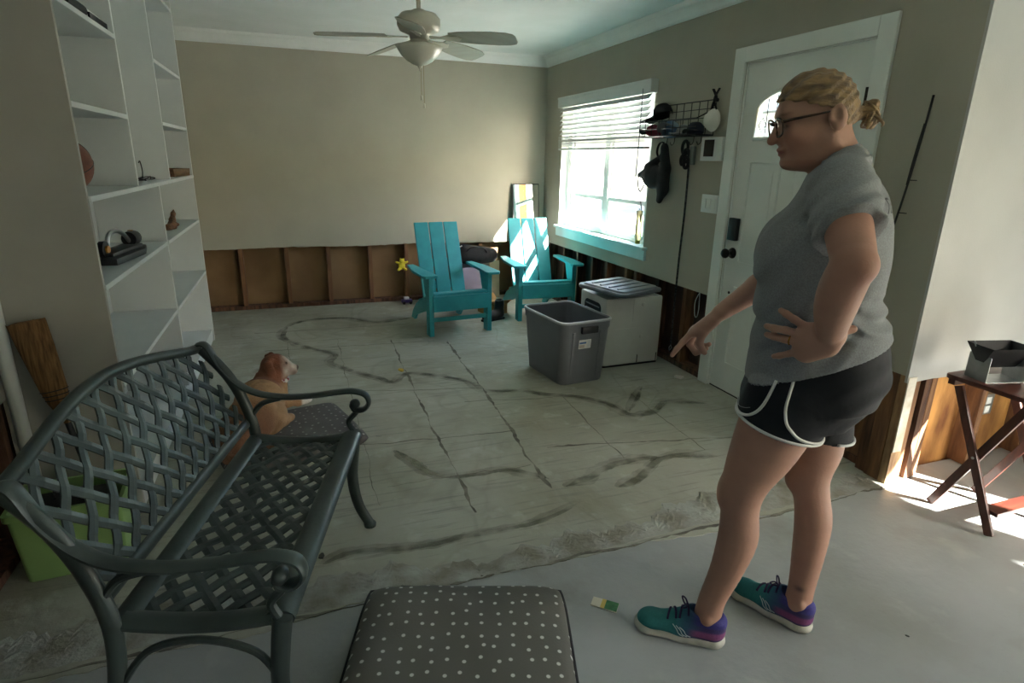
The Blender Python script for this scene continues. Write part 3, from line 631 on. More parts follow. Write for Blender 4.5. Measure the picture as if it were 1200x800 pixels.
for y in (-0.68, -0.23, 0.23, 0.68):
    for dx in (-0.029, 0.021): MB().tube([(dx, y, 0.0), (dx, y, -0.385)], 0.0011, 5).build('ladder_cord', M_slat, blind)
MB().tube([(-0.042, -0.735, 0.03), (-0.044, -0.735, -0.30), (-0.046, -0.73, -0.60)], 0.004, 8).build('tilt_wand', mat('clear_grey_wand', '#8b9494', 0.3), blind)

# ================================================================== turquoise adirondack chairs
M_teal = mat('turquoise_poly_lumber', '#2f9fa6', 0.5, col2='#2a949c', scale=10, stretch=(1, 1, 1), bump=0.05, bscale=120)
def adirondack(label, loc, rz):
    t = thing('adirondack_chair', label, 'chair', loc, rz, 'turquoise adirondack chairs')
    W2 = 0.25
    for s in (-1, 1):
        x = s*(W2+0.012)
        MB().box((x-0.02, -0.045, 0.0), (x+0.02, 0.045, 0.505), 0.003).build('front_leg', M_teal, t)
        xi = s*(W2-0.028)   # long rail runs from the seat front down to the floor behind
        MB().prism([(-0.04, 0.215), (-0.04, 0.335), (0.06, 0.345), (0.30, 0.265), (0.52, 0.165), (0.63, 0.075), (0.68, 0.0), (0.585, 0.0), (0.53, 0.055), (0.42, 0.095), (0.25, 0.15), (0.10, 0.205)], 0.022,
                   Matrix(((0, 0, 1, xi-0.011), (1, 0, 0, 0), (0, 1, 0, 0), (0, 0, 0, 1)))).build('side_rail', M_teal, t)
        xa = s*(W2+0.03)    # arm board, wide and rounded in front
        poly = [(xa-s*0.055, -0.10), (xa+s*0.045, -0.10), (xa+s*0.065, -0.07), (xa+s*0.065, 0.22), (xa+s*0.03, 0.50), (xa-s*0.03, 0.50), (xa-s*0.04, 0.25), (xa-s*0.065, -0.06)]
        MB().prism(poly, 0.022, tr(0, 0, 0.507) @ rot('X', 0.0), 0.004).build('arm_rest', M_teal, t)
        MB().prism([(0.046, 0.505), (0.046, 0.33), (0.10, 0.34), (0.17, 0.505)], 0.02, Matrix(((0, 0, 1, x-0.01), (1, 0, 0, 0), (0, 1, 0, 0), (0, 0, 0, 1)))).build('arm_bracket', M_teal, t)
    for i in range(5):      # seat slats follow the rails
        y0 = -0.045+i*0.093; z0 = 0.347-(i*0.0285 if i else -0.0)-0.0
        ang = -17 if i > 0 else -2
        MB().box((-W2-0.008+0.02, 0, 0), (W2+0.008-0.02, 0.087, 0.02), 0.003, tr(0, y0, z0) @ rot('X', ang)).build('seat_slat', M_teal, t)
    MB().box((-W2+0.0, -0.066, 0.215), (W2-0.0, -0.046, 0.345), 0.003).build('front_apron', M_teal, t)
    MB().box((-W2+0.0, -0.012, 0.115), (W2-0.0, 0.012, 0.15), 0.003).build('stretcher', M_teal, t)
    Mb = tr(0, 0.375, 0.225) @ rot('X', -20)
    for i in range(3):
        x0 = -0.205+i*0.1395
        MB().box((x0, -0.011, 0), (x0+0.128, 0.011, 0.70), 0.003, Mb).build('back_slat', M_teal, t)
    for z in (0.30, 0.10): MB().box((-0.19, 0.012, z), (0.19, 0.034, z+0.07), 0.003, Mb).build('back_cross_rail', M_teal, t)
    return t
ch1 = adirondack('turquoise adirondack chair nearer the bookcase, left of the pair', (1.268, 4.80, 0), math.radians(5.5))
ch2 = adirondack('turquoise adirondack chair in the corner with sun falling on its back', (2.165, 5.03, 0), math.radians(-3))

# ================================================================== grey storage tote, its lid, white appliance
M_tote = mat('grey_tote_plastic', '#6d7076', 0.42, col2='#686b71', scale=6)
M_rim = mat('pale_grey_rim', '#a9acb0', 0.35)
tote = thing('storage_tote', 'empty open grey plastic storage tote with a black handle and sticker', 'storage bin', (1.722, 3.625, 0), math.radians(7))
def rrect(w, d, r, n=5):
    P = []
    for cx, cy, a0 in ((w/2-r, d/2-r, 0), (-w/2+r, d/2-r, 90), (-w/2+r, -d/2+r, 180), (w/2-r, -d/2+r, 270)):
        for k in range(n+1):
            a = math.radians(a0+90*k/n); P.append((cx+r*math.cos(a), cy+r*math.sin(a)))
    return P
def loop_stack(levels, name, material, parent, closed_bottom=True, smooth='auto'):
    """levels: (w,d,r,z); skins successive rounded rectangles"""
    bm = bmesh.new(); prev = None; first = None
    for w, d, r_, z in levels:
        cur = [bm.verts.new((x, y, z)) for x, y in rrect(w, d, r_)]
        if prev:
            for i in range(len(cur)): bm.faces.new((prev[i], prev[(i+1) % len(cur)], cur[(i+1) % len(cur)], cur[i]))
        else: first = cur
        prev = cur
    if closed_bottom: bm.faces.new(list(reversed(first))); bm.faces.new(prev)
    bmesh.ops.recalc_face_normals(bm, faces=bm.faces[:])
    me = bpy.data.meshes.new(name); bm.to_mesh(me); bm.free(); me.materials.append(material)
    if smooth: me.polygons.foreach_set('use_smooth', [True]*len(me.polygons)); me.set_sharp_from_angle(angle=math.radians(35))
    return link(name, me, parent)
loop_stack([(0.335, 0.475, 0.05, 0.0), (0.345, 0.485, 0.055, 0.006), (0.385, 0.545, 0.055, 0.375), (0.395, 0.555, 0.055, 0.385), (0.398, 0.56, 0.055, 0.432),
            (0.385, 0.545, 0.05, 0.434), (0.378, 0.538, 0.05, 0.38), (0.335, 0.475, 0.045, 0.012)], 'body', M_tote, tote)
loop_stack([(0.386, 0.548, 0.05, 0.430), (0.410, 0.572, 0.06, 0.430), (0.412, 0.574, 0.06, 0.440), (0.404, 0.566, 0.058, 0.446), (0.390, 0.552, 0.052, 0.446), (0.386, 0.548, 0.05, 0.44), (0.386, 0.548, 0.05, 0.430)], 'rim', M_rim, tote, closed_bottom=False)
for s in (-1, 1):
    hd = MB().box((-0.062, s*0.2955-0.012, 0.365), (0.062, s*0.2955+0.012, 0.412), 0.006).build('handle', M_blackpl, tote, smooth='auto')
    for x in (-0.085, 0.085): MB().box((x-0.008, s*0.266-0.012, 0.02), (x+0.008, s*0.266+0.006, 0.36), 0.003, tr(0, s*0.0, 0)).build('rib', M_tote, tote) if False else None
for x in (-0.105, 0.105):
    MB().prism([(-0.236, 0.01), (-0.246, 0.01), (-0.2795, 0.372), (-0.27, 0.372)], 0.018, Matrix(((0, 0, 1, x-0.009), (1, 0, 0, 0), (0, 1, 0, 0), (0, 0, 0, 1)))).build('rib', M_tote, tote)
lab = MB().box((-0.045, -0.001, 0), (0.05, 0.001, 0.062), 0.0, tr(-0.02, -0.2695, 0.255) @ rot('X', 5.3)).build('sticker', mat('white_sticker', '#d3d4d2', 0.4), tote)
MB().box((-0.04, -0.0016, 0.035), (0.012, -0.0008, 0.047), 0.0, tr(-0.02, -0.2695, 0.255) @ rot('X', 5.3)).build('sticker_print', mat('blue_print', '#3f63a0', 0.5), lab)
MB().box((-0.04, -0.0016, 0.006), (0.0, -0.0008, 0.028), 0.0, tr(-0.02, -0.2695, 0.255) @ rot('X', 5.3)).build('sticker_print', mat('grey_print', '#b3aaa0', 0.5), lab)
MB().box((0.022, -0.0016, 0.008), (0.044, -0.0008, 0.055), 0.0, tr(-0.02, -0.2695, 0.255) @ rot('X', 5.3)).build('sticker_print', mat('pale_print', '#c3c8cc', 0.5), lab)

M_app = mat('dented_white_metal', '#c6c8c4', 0.45, col2='#bbbdb8', scale=4, bump=0.25, bscale=9)
app = thing('appliance', 'dented white metal appliance box standing against the window wall', 'appliance', (2.25, 3.80, 0), math.radians(1.5))
MB().box((-0.235, -0.195, 0.012), (0.235, 0.195, 0.515), 0.016).build('casing', M_app, app, smooth='auto')
MB().box((-0.228, -0.188, 0.0), (0.228, 0.188, 0.0115)).build('base', M_blackpl, app)
MB().prism(rrect(0.24, 0.13, 0.04), 0.004, Matrix(((0, 0, -1, -0.2352), (1, 0, 0, 0.0), (0, 1, 0, 0.40), (0, 0, 0, 1)))).build('dark_opening', M_blackpl, app)
for i in range(3): MB().box((-0.2405, -0.1, 0.36+0.035*i), (-0.2395, 0.1, 0.37+0.035*i)).build('louvre', M_rim, app)
for z0, z1, x0, x1 in ((0.28, 0.29, -0.16, 0.02), (0.43, 0.436, -0.17, -0.06)): MB().box((x0, -0.1985, z0), (x1, -0.1945, z1), 0.001).build('pressed_rib', M_app, app)
MB().box((-0.012, -0.199, 0.34), (-0.006, -0.1945, 0.50), 0.001).build('seam', M_app, app)
for x, z in ((0.07, 0.46), (0.07, 0.22)): MB().lathe([(0.0, -0.004), (0.012, -0.003), (0.015, 0.0)], (x, -0.195, z), 16, 'y').build('rivet', M_app, app)
for x in (0.215, 0.05): MB().box((x-0.003, -0.1975, 0.02), (x+0.003, -0.1945, 0.08)).build('scuff', M_blackpl, app)
lid = thing('tote_lid', 'grey ribbed plastic tote lid lying tilted on top of the white appliance', 'lid', (2.235, 3.79, 0.552))
lid.rotation_euler = (math.radians(-3), math.radians(4), math.radians(-62))
loop_stack([(0.40, 0.56, 0.05, -0.012), (0.41, 0.57, 0.055, 0.004), (0.40, 0.56, 0.05, 0.014), (0.36, 0.52, 0.045, 0.014), (0.34, 0.50, 0.04, 0.026)], 'lid_shell', mat('lid_grey', '#7e868c', 0.4, col2='#767e84', scale=8), lid)
for x in (-0.11, -0.037, 0.037, 0.11): MB().box((x-0.008, -0.22, 0.0255), (x+0.008, 0.22, 0.033), 0.002).build('rib', MATS['lid_grey'], lid)

# ================================================================== mirror
mir = thing('mirror', 'narrow black-edged mirror leaning in the corner behind the chair', 'mirror', (2.345, 5.975, 0.0), 0)
Mm = rot('X', -5.6)
MB().box((-0.15, -0.006, 0.0), (0.15, 0.006, 1.205), 0.002, Mm).build('backing', M_blackpl, mir)
MB().box((-0.142, -0.0075, 0.01), (0.142, -0.0062, 1.195), 0.0, Mm).build('mirror_glass', mat('mirror_silver', '#e8eceb', 0.02, 1.0), mir)

# ================================================================== cast aluminium bench
M_bench = mat('dark_green_cast_aluminium', '#3f4a48', 0.42, 0.3, col2='#2f3837', scale=5, bump=0.06, bscale=90)
bench = thing('garden_bench', 'dark cast aluminium garden bench with woven lattice seat and back', 'bench', (0.025, 1.702, 0), math.radians(74.9))
HX = 0.49
for s in (-1, 1):
    x = s*HX
    fl_ = bez([(x, -0.035, 0.012), (x, 0.005, 0.10), (x, 0.022, 0.22), (x, 0.012, 0.34), (x, 0.0, 0.425)], 5)
    MB().tube(fl_, [0.02+0.004*i/len(fl_) for i in range(len(fl_))], 10, flat=(1, 0.8)).build('front_leg', M_bench, bench, smooth='auto')
    MB().lathe([(0.0, 0.0), (0.024, 0.0), (0.025, 0.012), (0.018, 0.02), (0.0, 0.02)], (x, -0.036, 0.0), 14).build('foot', M_bench, bench)
    st = bez([(x, 0.47, 0.012), (x, 0.425, 0.12), (x, 0.39, 0.26), (x, 0.375, 0.42), (x, 0.405, 0.56), (x, 0.455, 0.67), (x, 0.53, 0.765)], 5)
    MB().tube(st, 0.021, 10, flat=(1, 0.85)).build('rear_leg', M_bench, bench, smooth='auto')
    MB().lathe([(0.0, 0.0), (0.024, 0.0), (0.025, 0.012), (0.018, 0.02), (0.0, 0.02)], (x, 0.471, 0.0), 14).build('foot', M_bench, bench)
    arm = bez([(x, 0.55, 0.768), (x, 0.535, 0.782), (x, 0.51, 0.772), (x, 0.475, 0.70), (x, 0.42, 0.63), (x, 0.35, 0.588), (x, 0.25, 0.572), (x, 0.15, 0.576), (x, 0.06, 0.588), (x, 0.0, 0.592), (x, -0.045, 0.578), (x, -0.058, 0.545), (x, -0.04, 0.518), (x, -0.008, 0.515), (x, 0.008, 0.535), (x, -0.006, 0.552)], 5)
    MB().tube(arm, [0.017 if i < len(arm)-8 else 0.014 for i in range(len(arm))], 10, flat=(0.55, 1.35), upv=(0, 0.6, 1)).build('arm_rest', M_bench, bench, smooth='auto')
    MB().lathe([(0.0, -0.022), (0.014, -0.02), (0.02, 0.0), (0.014, 0.02), (0.0, 0.022)], (x, -0.006, 0.54), 14, 'x').build('scroll_boss', M_bench, bench, smooth=True)
    MB().tube(bez([(x, -0.02, 0.517), (x, 0.0, 0.495), (x, 0.022, 0.465), (x, 0.008, 0.428)], 5), 0.011, 8).build('arm_support', M_bench, bench, smooth='auto')
    MB().tube(bez([(x, 0.385, 0.49), (x, 0.34, 0.545), (x, 0.27, 0.567)], 5), 0.010, 8).build('arm_brace', M_bench, bench, smooth='auto')
    MB().tube(bez([(x, 0.018, 0.24), (x, 0.07, 0.33), (x, 0.19, 0.372), (x, 0.31, 0.345), (x, 0.40, 0.22)], 6), 0.009, 8).build('leg_arch', M_bench, bench, smooth='auto')
# seat frame: rolled front and rear rails plus side rails, dished a little
def seat_z(x, y): return 0.418-0.012*math.sin(PI*min(max(y/0.375, 0), 1))
seat = MB().tube([(-HX+0.01, 0.012, 0.412), (HX-0.01, 0.012, 0.412)], 0.03, 12, flat=(0.75, 1.25), upv=(0, 0, 1)).build('seat_front_rail', M_bench, bench, smooth='auto')
MB().tube([(-HX+0.01, 0.365, 0.414), (HX-0.01, 0.365, 0.414)], 0.024, 12, flat=(0.55, 1.25)).build('seat_rear_rail', M_bench, bench, smooth='auto')
for s in (-1, 1):
    MB().tube(bez([(s*(HX-0.025), 0.02, 0.414), (s*(HX-0.025), 0.13, 0.40), (s*(HX-0.025), 0.25, 0.40), (s*(HX-0.025), 0.365, 0.414)], 5), 0.026, 10, flat=(0.6, 1.2)).build('seat_side_rail', M_bench, bench, smooth='auto')
lat = bpy.data.objects.new('seat_lattice', None); COL.objects.link(lat); lat.parent = bench
def strip(pts, w, t, nrm, name, parent):
    """flat ribbon along pts with width w across nrm(pt) and thickness t"""
    bm = bmesh.new(); prev = None; P = [Vector(p) for p in pts]
    for i, p in enumerate(P):
        T = (P[min(i+1, len(P)-1)]-P[max(i-1, 0)]).normalized(); N = Vector(nrm(p)).normalized(); X = T.cross(N).normalized()
        q = [p+X*(w/2)+N*(t/2)*0.4, p+N*t/2, p-X*(w/2)+N*(t/2)*0.4, p-X*(w/2)-N*t/2, p+X*(w/2)-N*t/2]
        cur = [bm.verts.new(v) for v in q]
        if prev:
            for k in range(5): bm.faces.new((prev[k], prev[(k+1) % 5], cur[(k+1) % 5], cur[k]))
        else: bm.faces.new(list(reversed(cur)))
        prev = cur
    bm.faces.new(prev); bmesh.ops.recalc_face_normals(bm, faces=bm.faces[:])
    me = bpy.data.meshes.new(name); bm.to_mesh(me); bm.free(); me.materials.append(M_bench); return link(name, me, parent)
def clip_line(p, d, inside, span=1.6, step=0.008):
    out, cur = [], []
    for i in range(int(2*span/step)):
        q = (p[0]+d[0]*(-span+i*step), p[1]+d[1]*(-span+i*step))
        if inside(*q): cur.append(q)
        elif cur: out.append(cur); cur = []
    if cur: out.append(cur)
    return [c for c in out if len(c) > 2]
pitch_ = 0.056
for sgn, ang in ((1, 38), (-1, 142)):
    d = (math.cos(math.radians(ang)), math.sin(math.radians(ang))); nrm2 = (-d[1], d[0])
    for k in range(-16, 17):
        for dd in (0,):
            p = (nrm2[0]*(k+0.5)*pitch_+0.0, 0.19+nrm2[1]*(k+0.5)*pitch_)
            for seg in clip_line(p, d, lambda x, y: abs(x) < HX-0.04 and 0.035 < y < 0.352):
                pts = [(x, y, seat_z(x, y)-0.004+sgn*0.0022*math.sin(i*0.008/pitch_*PI+k*PI)) for i, (x, y) in enumerate(seg)][::3]
                pts = [pts[0]]+pts[1:-1]+[(seg[-1][0], seg[-1][1], seat_z(*seg[-1])-0.004)]
                if len(pts) > 1: strip(pts, 0.027, 0.007, lambda p_: (0, 0, 1), 'lattice_strip', lat)
# backrest
def top_z(x): return 0.765+0.075*max(0.0, math.cos(PI*x/(2*HX)))**1.3
def back_pt(x, z):
    t = (z-0.45)/0.32; return (x, 0.385+0.145*t+0.02*t*t, z)
MB().tube([back_pt(x, top_z(x)) for x in np.linspace(-HX, HX, 33)], 0.021, 10, flat=(0.8, 0.9)).build('back_top_rail', M_bench, bench, smooth='auto')
MB().tube([back_pt(-HX+0.02, 0.475), back_pt(HX-0.02, 0.475)], 0.016, 10, flat=(1.2, 0.7), upv=(0, 0.3, 1)).build('back_lower_rail', M_bench, bench, smooth='auto')
latb = bpy.data.objects.new('back_lattice', None); COL.objects.link(latb); latb.parent = bench
pb = 0.088
for sgn in (1, -1):
    for k in range(-14, 15):
        # diagonal strips, gently arched in the plane of the back
        x0 = (k+0.5)*pb; seg = []
        for i in range(80):
            z = 0.46+i*0.0055; x = x0+sgn*(1.12*(z-0.46)-0.35*(z-0.46)**2-0.20)
            if abs(x) < HX-0.022 and 0.478 < z < top_z(x)-0.008: seg.append((x, z, i))
        if len(seg) > 3:
            pts = []
            for x, z, i in seg[::3]+[seg[-1]]:
                P_ = back_pt(x, z); pts.append((P_[0], P_[1]-0.003*sgn*math.cos((z-0.46)/pb*2.3*PI), P_[2]))
            strip(pts, 0.025, 0.007, lambda p_: (0, -1, 0.45), 'lattice_strip', latb)

# ================================================================== polka-dot cushion in front, dog bed
def dots_mat(name, base, dot, pitch, rad):
    M = bpy.data.materials.new(name); M.use_nodes = True; n = M.node_tree; b = n.nodes['Principled BSDF']; Lk = n.links.new
    b.inputs['Roughness'].default_value = 0.9
    tc = n.nodes.new('ShaderNodeTexCoord'); vo = n.nodes.new('ShaderNodeTexVoronoi'); vo.voronoi_dimensions = '2D'; vo.inputs['Scale'].default_value = 1/pitch; vo.inputs['Randomness'].default_value = 0.42
    r = n.nodes.new('ShaderNodeValToRGB'); r.color_ramp.elements[0].position = rad; r.color_ramp.elements[1].position = rad+0.05
    r.color_ramp.elements[0].color = (1, 1, 1, 1); r.color_ramp.elements[1].color = (0, 0, 0, 1)
    nz = n.nodes.new('ShaderNodeTexNoise'); nz.inputs['Scale'].default_value = 5
    r2 = n.nodes.new('ShaderNodeValToRGB'); r2.color_ramp.elements[0].color = (*lin(base), 1); r2.color_ramp.elements[1].color = tuple(x*0.72 for x in lin(base))+(1,)
    mx = n.nodes.new('ShaderNodeMix'); mx.data_type = 'RGBA'; mx.inputs[7].default_value = (*lin(dot), 1)
    Lk(tc.outputs['Object'], vo.inputs['Vector']); Lk(vo.outputs['Distance'], r.inputs[0]); Lk(tc.outputs['Object'], nz.inputs['Vector']); Lk(nz.outputs[0], r2.inputs[0])
    Lk(r.outputs[0], mx.inputs[0]); Lk(r2.outputs[0], mx.inputs[6]); Lk(mx.outputs[2], b.inputs['Base Color'])
    bp = n.nodes.new('ShaderNodeBump'); bp.inputs['Strength'].default_value = 0.25; bp.inputs['Distance'].default_value = 0.004; n2 = n.nodes.new('ShaderNodeTexNoise'); n2.inputs['Scale'].default_value = 160
    Lk(tc.outputs['Object'], n2.inputs['Vector']); Lk(n2.outputs[0], bp.inputs['Height']); Lk(bp.outputs[0], b.inputs['Normal']); return M
M_dots = dots_mat('grey_cloth_with_white_dots', '#67665f', '#c9c9c4', 0.046, 0.10)
def cushion(name, label, cat, loc, rz, w, d, h, r_, seed, material, piping=True, group=None):
    t = thing(name, label, cat, loc, rz, group); g = np.random.default_rng(seed); ph = g.uniform(0, 6, 6)
    n = 46; bm = bmesh.new(); V = {}
    def edge(u): return (1-abs(u)**6)**0.42 if abs(u) < 1 else 0
    for side in (1, 0):
        for i in range(n+1):
            for j in range(n+1):
                u, v = -1+2*i/n, -1+2*j/n
                # rounded-square outline
                k = r_; x = u*w/2*(1-k*0.5*(v*v)**3*0.15); y = v*d/2*(1-k*0.5*(u*u)**3*0.15)
                e = edge(u)*edge(v); wob = 1+0.05*math.sin(5*u+ph[0])*math.sin(4*v+ph[1])+0.03*math.sin(11*u+7*v+ph[2])
                z = h*0.5+(h*0.5*e*wob if side else -h*0.5*min(1, e*1.6))
                V[side, i, j] = V[1, i, j] if (not side and (i in (0, n) or j in (0, n))) else bm.verts.new((x, y, z))
    for side in (1, 0):
        for i in range(n):
            for j in range(n):
                q = (V[side, i, j], V[side, i+1, j], V[side, i+1, j+1], V[side, i, j+1])
                bm.faces.new(q if side else tuple(reversed(q)))
    bmesh.ops.recalc_face_normals(bm, faces=bm.faces[:])
    me = bpy.data.meshes.new('cover'); rim = [V[1, i, 0].co.copy() for i in range(n)]+[V[1, n, j].co.copy() for j in range(n)]+[V[1, n-i, n].co.copy() for i in range(n)]+[V[1, 0, n-j].co.copy() for j in range(n)]
    bm.to_mesh(me); bm.free(); me.materials.append(material); me.polygons.foreach_set('use_smooth', [True]*len(me.polygons)); link('cover', me, t)
    if piping: MB().tube(rim, 0.006, 8, closed=True).build('piping', mat('dark_piping', '#2a2b2d', 0.8), t, smooth=True)
    return t
cu = cushion('floor_cushion', 'large grey floor cushion with white polka dots and dark piping', 'cushion', (0.345, 1.322, -0.003), math.radians(-18.4), 0.655, 0.62, 0.105, 0.4, 3, M_dots)
MB().box((-0.012, -0.004, 0), (0.02, 0.004, 0.006), 0.001, tr(-0.21, 0.318, 0.055)).build('tag', M_blackpl, cu)

# ================================================================== lime bin, broom
M_lime = mat('lime_plastic', '#76955a', 0.45, col2='#6e8d52', scale=4)
gb = thing('storage_crate', 'lime green plastic bin on the floor behind the bench', 'storage bin', (-0.84, 2.30, 0), math.radians(4))
loop_stack([(0.30, 0.20, 0.02, 0.0), (0.33, 0.225, 0.02, 0.25), (0.35, 0.24, 0.022, 0.252), (0.35, 0.24, 0.022, 0.275), (0.325, 0.215, 0.018, 0.275), (0.32, 0.21, 0.018, 0.25), (0.29, 0.19, 0.018, 0.006)], 'body', M_lime, gb)
tr_ = thing('tool_case', 'black tool case sitting inside the lime bin', 'case', (-0.84, 2.30, 0.0065), math.radians(4))
MB().box((-0.115, -0.07, 0.0), (0.115, 0.07, 0.245), 0.01).build('case_body', M_blackpl, tr_, smooth='auto')
MB().tube([(-0.05, 0, 0.247), (-0.05, 0, 0.275), (0.05, 0, 0.275), (0.05, 0, 0.247)], 0.006, 8).build('handle', M_blackpl, tr_)
M_straw = mat('broom_straw', '#8d6a44', 0.95, col2='#5f4429', scale=10, stretch=(14, 14, 1), bump=0.5, bscale=50)
br = thing('broom', 'straw broom standing upside down against the bookcase side', 'broom', (0, 0, 0))
A_, B_ = Vector((-0.795, 2.475, 0.008)), Vector((-0.935, 2.508, 0.855)); ax_ = (B_-A_).normalized(); side_ = Vector((1, 0.0, 0)); side_ = (side_-ax_*side_.dot(ax_)).normalized(); nrm_ = ax_.cross(side_)
Lb = (B_-A_).length
def bpt(t, a=0, b=0): return A_+ax_*(Lb*t)+side_*a+nrm_*b
MB().tube([bpt(0), bpt(0.56)], 0.011, 10).build('handle', M_blackpl, br, smooth='auto')
bm = bmesh.new(); prev = None
for t, hw, hd in ((0.54, 0.012, 0.012), (0.58, 0.02, 0.016), (0.64, 0.036, 0.022), (0.70, 0.045, 0.022), (0.80, 0.052, 0.02), (0.90, 0.058, 0.018), (1.0, 0.062, 0.015)):
    cur = [bm.verts.new(bpt(t+(0.008*math.sin(k*2.1) if t == 1.0 else 0), hw*math.cos(2*PI*k/20), hd*math.sin(2*PI*k/20))) for k in range(20)]
    if prev:
        for k in range(20): bm.faces.new((prev[k], prev[(k+1) % 20], cur[(k+1) % 20], cur[k]))
    prev = cur
bm.faces.new(prev); bmesh.ops.recalc_face_normals(bm, faces=bm.faces[:])
me = bpy.data.meshes.new('bristles'); bm.to_mesh(me); bm.free(); me.materials.append(M_straw); me.polygons.foreach_set('use_smooth', [True]*len(me.polygons)); bris = link('bristles', me, br)
for t, hw in ((0.655, 0.0395), (0.675, 0.0425), (0.695, 0.0455)):
    MB().tube([bpt(t, hw*math.cos(2*PI*k/20), 0.0232*math.sin(2*PI*k/20)) for k in range(20)], 0.002, 5, closed=True).build('stitching', M_blackpl, bris)

# ================================================================== folding tray table with black hopper
M_mahog = mat('mahogany_wood', '#5a2e22', 0.35, col2='#43211a', scale=5, stretch=(1, 8, 1), coat=0.3)
tt = thing('tray_table', 'reddish brown folding wooden tray table by the end wall', 'table', (2.745, 1.425, 0), 0)
MB().prism(rrect(0.43, 0.36, 0.02, 3), 0.02, tr(0.02, 0, 0.592), 0.005).build('table_top', M_mahog, tt, smooth='auto')
for i, x in enumerate((-0.165, 0.165)):
    MB().bar((x, -0.125, 0.0), (x, 0.13, 0.568), 0.014, 0.034, (0, 1, 0.3), 0.002).build('leg', M_mahog, tt)
    x2 = x+(0.017 if i == 0 else -0.017)
    MB().bar((x2, 0.14, 0.0), (x2, -0.125, 0.568), 0.014, 0.034, (0, 1, 0.3), 0.002).build('leg', M_mahog, tt)
    MB().lathe([(0.0, -0.002), (0.006, -0.001), (0.006, 0.036), (0.0, 0.036)], (x-0.009, 0.005, 0.293), 10, 'x').build('pivot', M_chrome, tt) if i == 0 else None
for y, z in ((-0.155, 0.58), (0.155, 0.58)): MB().box((-0.18, y-0.014, z-0.014), (0.18, y+0.014, z+0.0115), 0.002).build('apron', M_mahog, tt)
MB().box((-0.157, -0.128, 0.085), (0.157, -0.064, 0.103), 0.002).build('stretcher', M_mahog, tt)
hp = thing('feed_hopper', 'small black wedge hopper on a bent galvanised stand on the tray table', 'hopper', (2.675, 1.49, 0.613), math.radians(-14))
def sheet(pts, name, material, parent, th=0.0015):
    bm = bmesh.new(); f = bm.faces.new([bm.verts.new(p) for p in pts]); bm.normal_update()
    r = bmesh.ops.extrude_face_region(bm, geom=[f]); bmesh.ops.translate(bm, vec=f.normal*th, verts=[g for g in r['geom'] if isinstance(g, bmesh.types.BMVert)])
    bmesh.ops.recalc_face_normals(bm, faces=bm.faces[:]); me = bpy.data.meshes.new(name); bm.to_mesh(me); bm.free(); me.materials.append(material); return link(name, me, parent)
hw, hd = 0.052, 0.085
sheet([(-hd, -hw, 0), (-hd, hw, 0), (-hd, hw*1.0, 0.105), (-hd, -hw, 0.105)], 'stand_end', M_chrome, hp)
sheet([(hd, -hw, 0), (hd, hw, 0), (hd, hw, 0.105), (hd, -hw, 0.105)], 'stand_end', M_chrome, hp)
sheet([(-hd, -hw, 0.0), (hd, -hw, 0.0), (hd, hw, 0.0), (-hd, hw, 0.0)], 'stand_base', M_chrome, hp)
tz = 0.145
for q in ([(-hd-0.015, -hw-0.012, tz), (hd+0.015, -hw-0.012, tz), (hd-0.004, 0, 0.05), (-hd+0.004, 0, 0.05)], [(-hd-0.015, hw+0.012, tz), (hd+0.015, hw+0.012, tz), (hd-0.004, 0, 0.05), (-hd+0.004, 0, 0.05)],
          [(-hd-0.015, -hw-0.012, tz), (-hd-0.015, hw+0.012, tz), (-hd+0.004, 0, 0.05)], [(hd+0.015, -hw-0.012, tz), (hd+0.015, hw+0.012, tz), (hd-0.004, 0, 0.05)]):
    sheet(q, 'hopper_side', M_blackpl, hp)
MB().tube([(-hd-0.012, 0.02, tz-0.01), (-hd-0.02, 0.025, tz+0.012)], 0.003, 6).build('wing_nut', M_chrome, hp)

# ================================================================== the person
M_skin = mat('skin', '#c08f78', 0.55, scale=22, attr='paint', contrast=(0.2, 0.8), bump=0.06, bscale=140, spec=0.35)
M_shirt = mat('heather_grey_jersey', '#85888a', 0.92, col2='#77797b', scale=260, bump=0.12, bscale=320, spec=0.15)
M_shorts = mat('black_running_shorts', '#111318', 0.75, col2='#0d0f14', scale=40, bump=0.1, bscale=60, spec=0.3)
M_piping = mat('white_shorts_piping', '#c9c9c4', 0.7)
M_hair = mat('dark_blonde_hair', '#8d7149', 0.5, col2='#54402a', scale=7, stretch=(2, 9, 9), bump=0.6, bscale=14, bstretch=(2, 16, 16), contrast=(0.38, 0.66), spec=0.5)
person = thing('person', 'woman in grey t-shirt, black shorts and running shoes pointing at the floor', 'person', (1.25, 1.25, -0.003), math.radians(138))
SHOULDER_L, ELBOW_L, WRIST_L = (-0.080, 0.160, 1.392), (-0.104, 0.370, 1.256), (-0.101, 0.232, 1.064)
SHOULDER_R, ELBOW_R, WRIST_R = (-0.10, -0.165, 1.395), (-0.02, -0.25, 1.145), (0.161, -0.20, 0.993)
HO = np.array((-0.022, 0.004, 1.560)); cy_, sy_ = math.cos(math.radians(15)), math.sin(math.radians(15)); cp_, sp_ = math.cos(math.radians(11)), math.sin(math.radians(11))
RH = np.array([[cy_, -sy_, 0], [sy_, cy_, 0], [0, 0, 1]]) @ np.array([[cp_, 0, sp_], [0, 1, 0], [-sp_, 0, cp_]])
def H(x, y, z): return tuple(HO+RH @ np.array((x, y, z)))
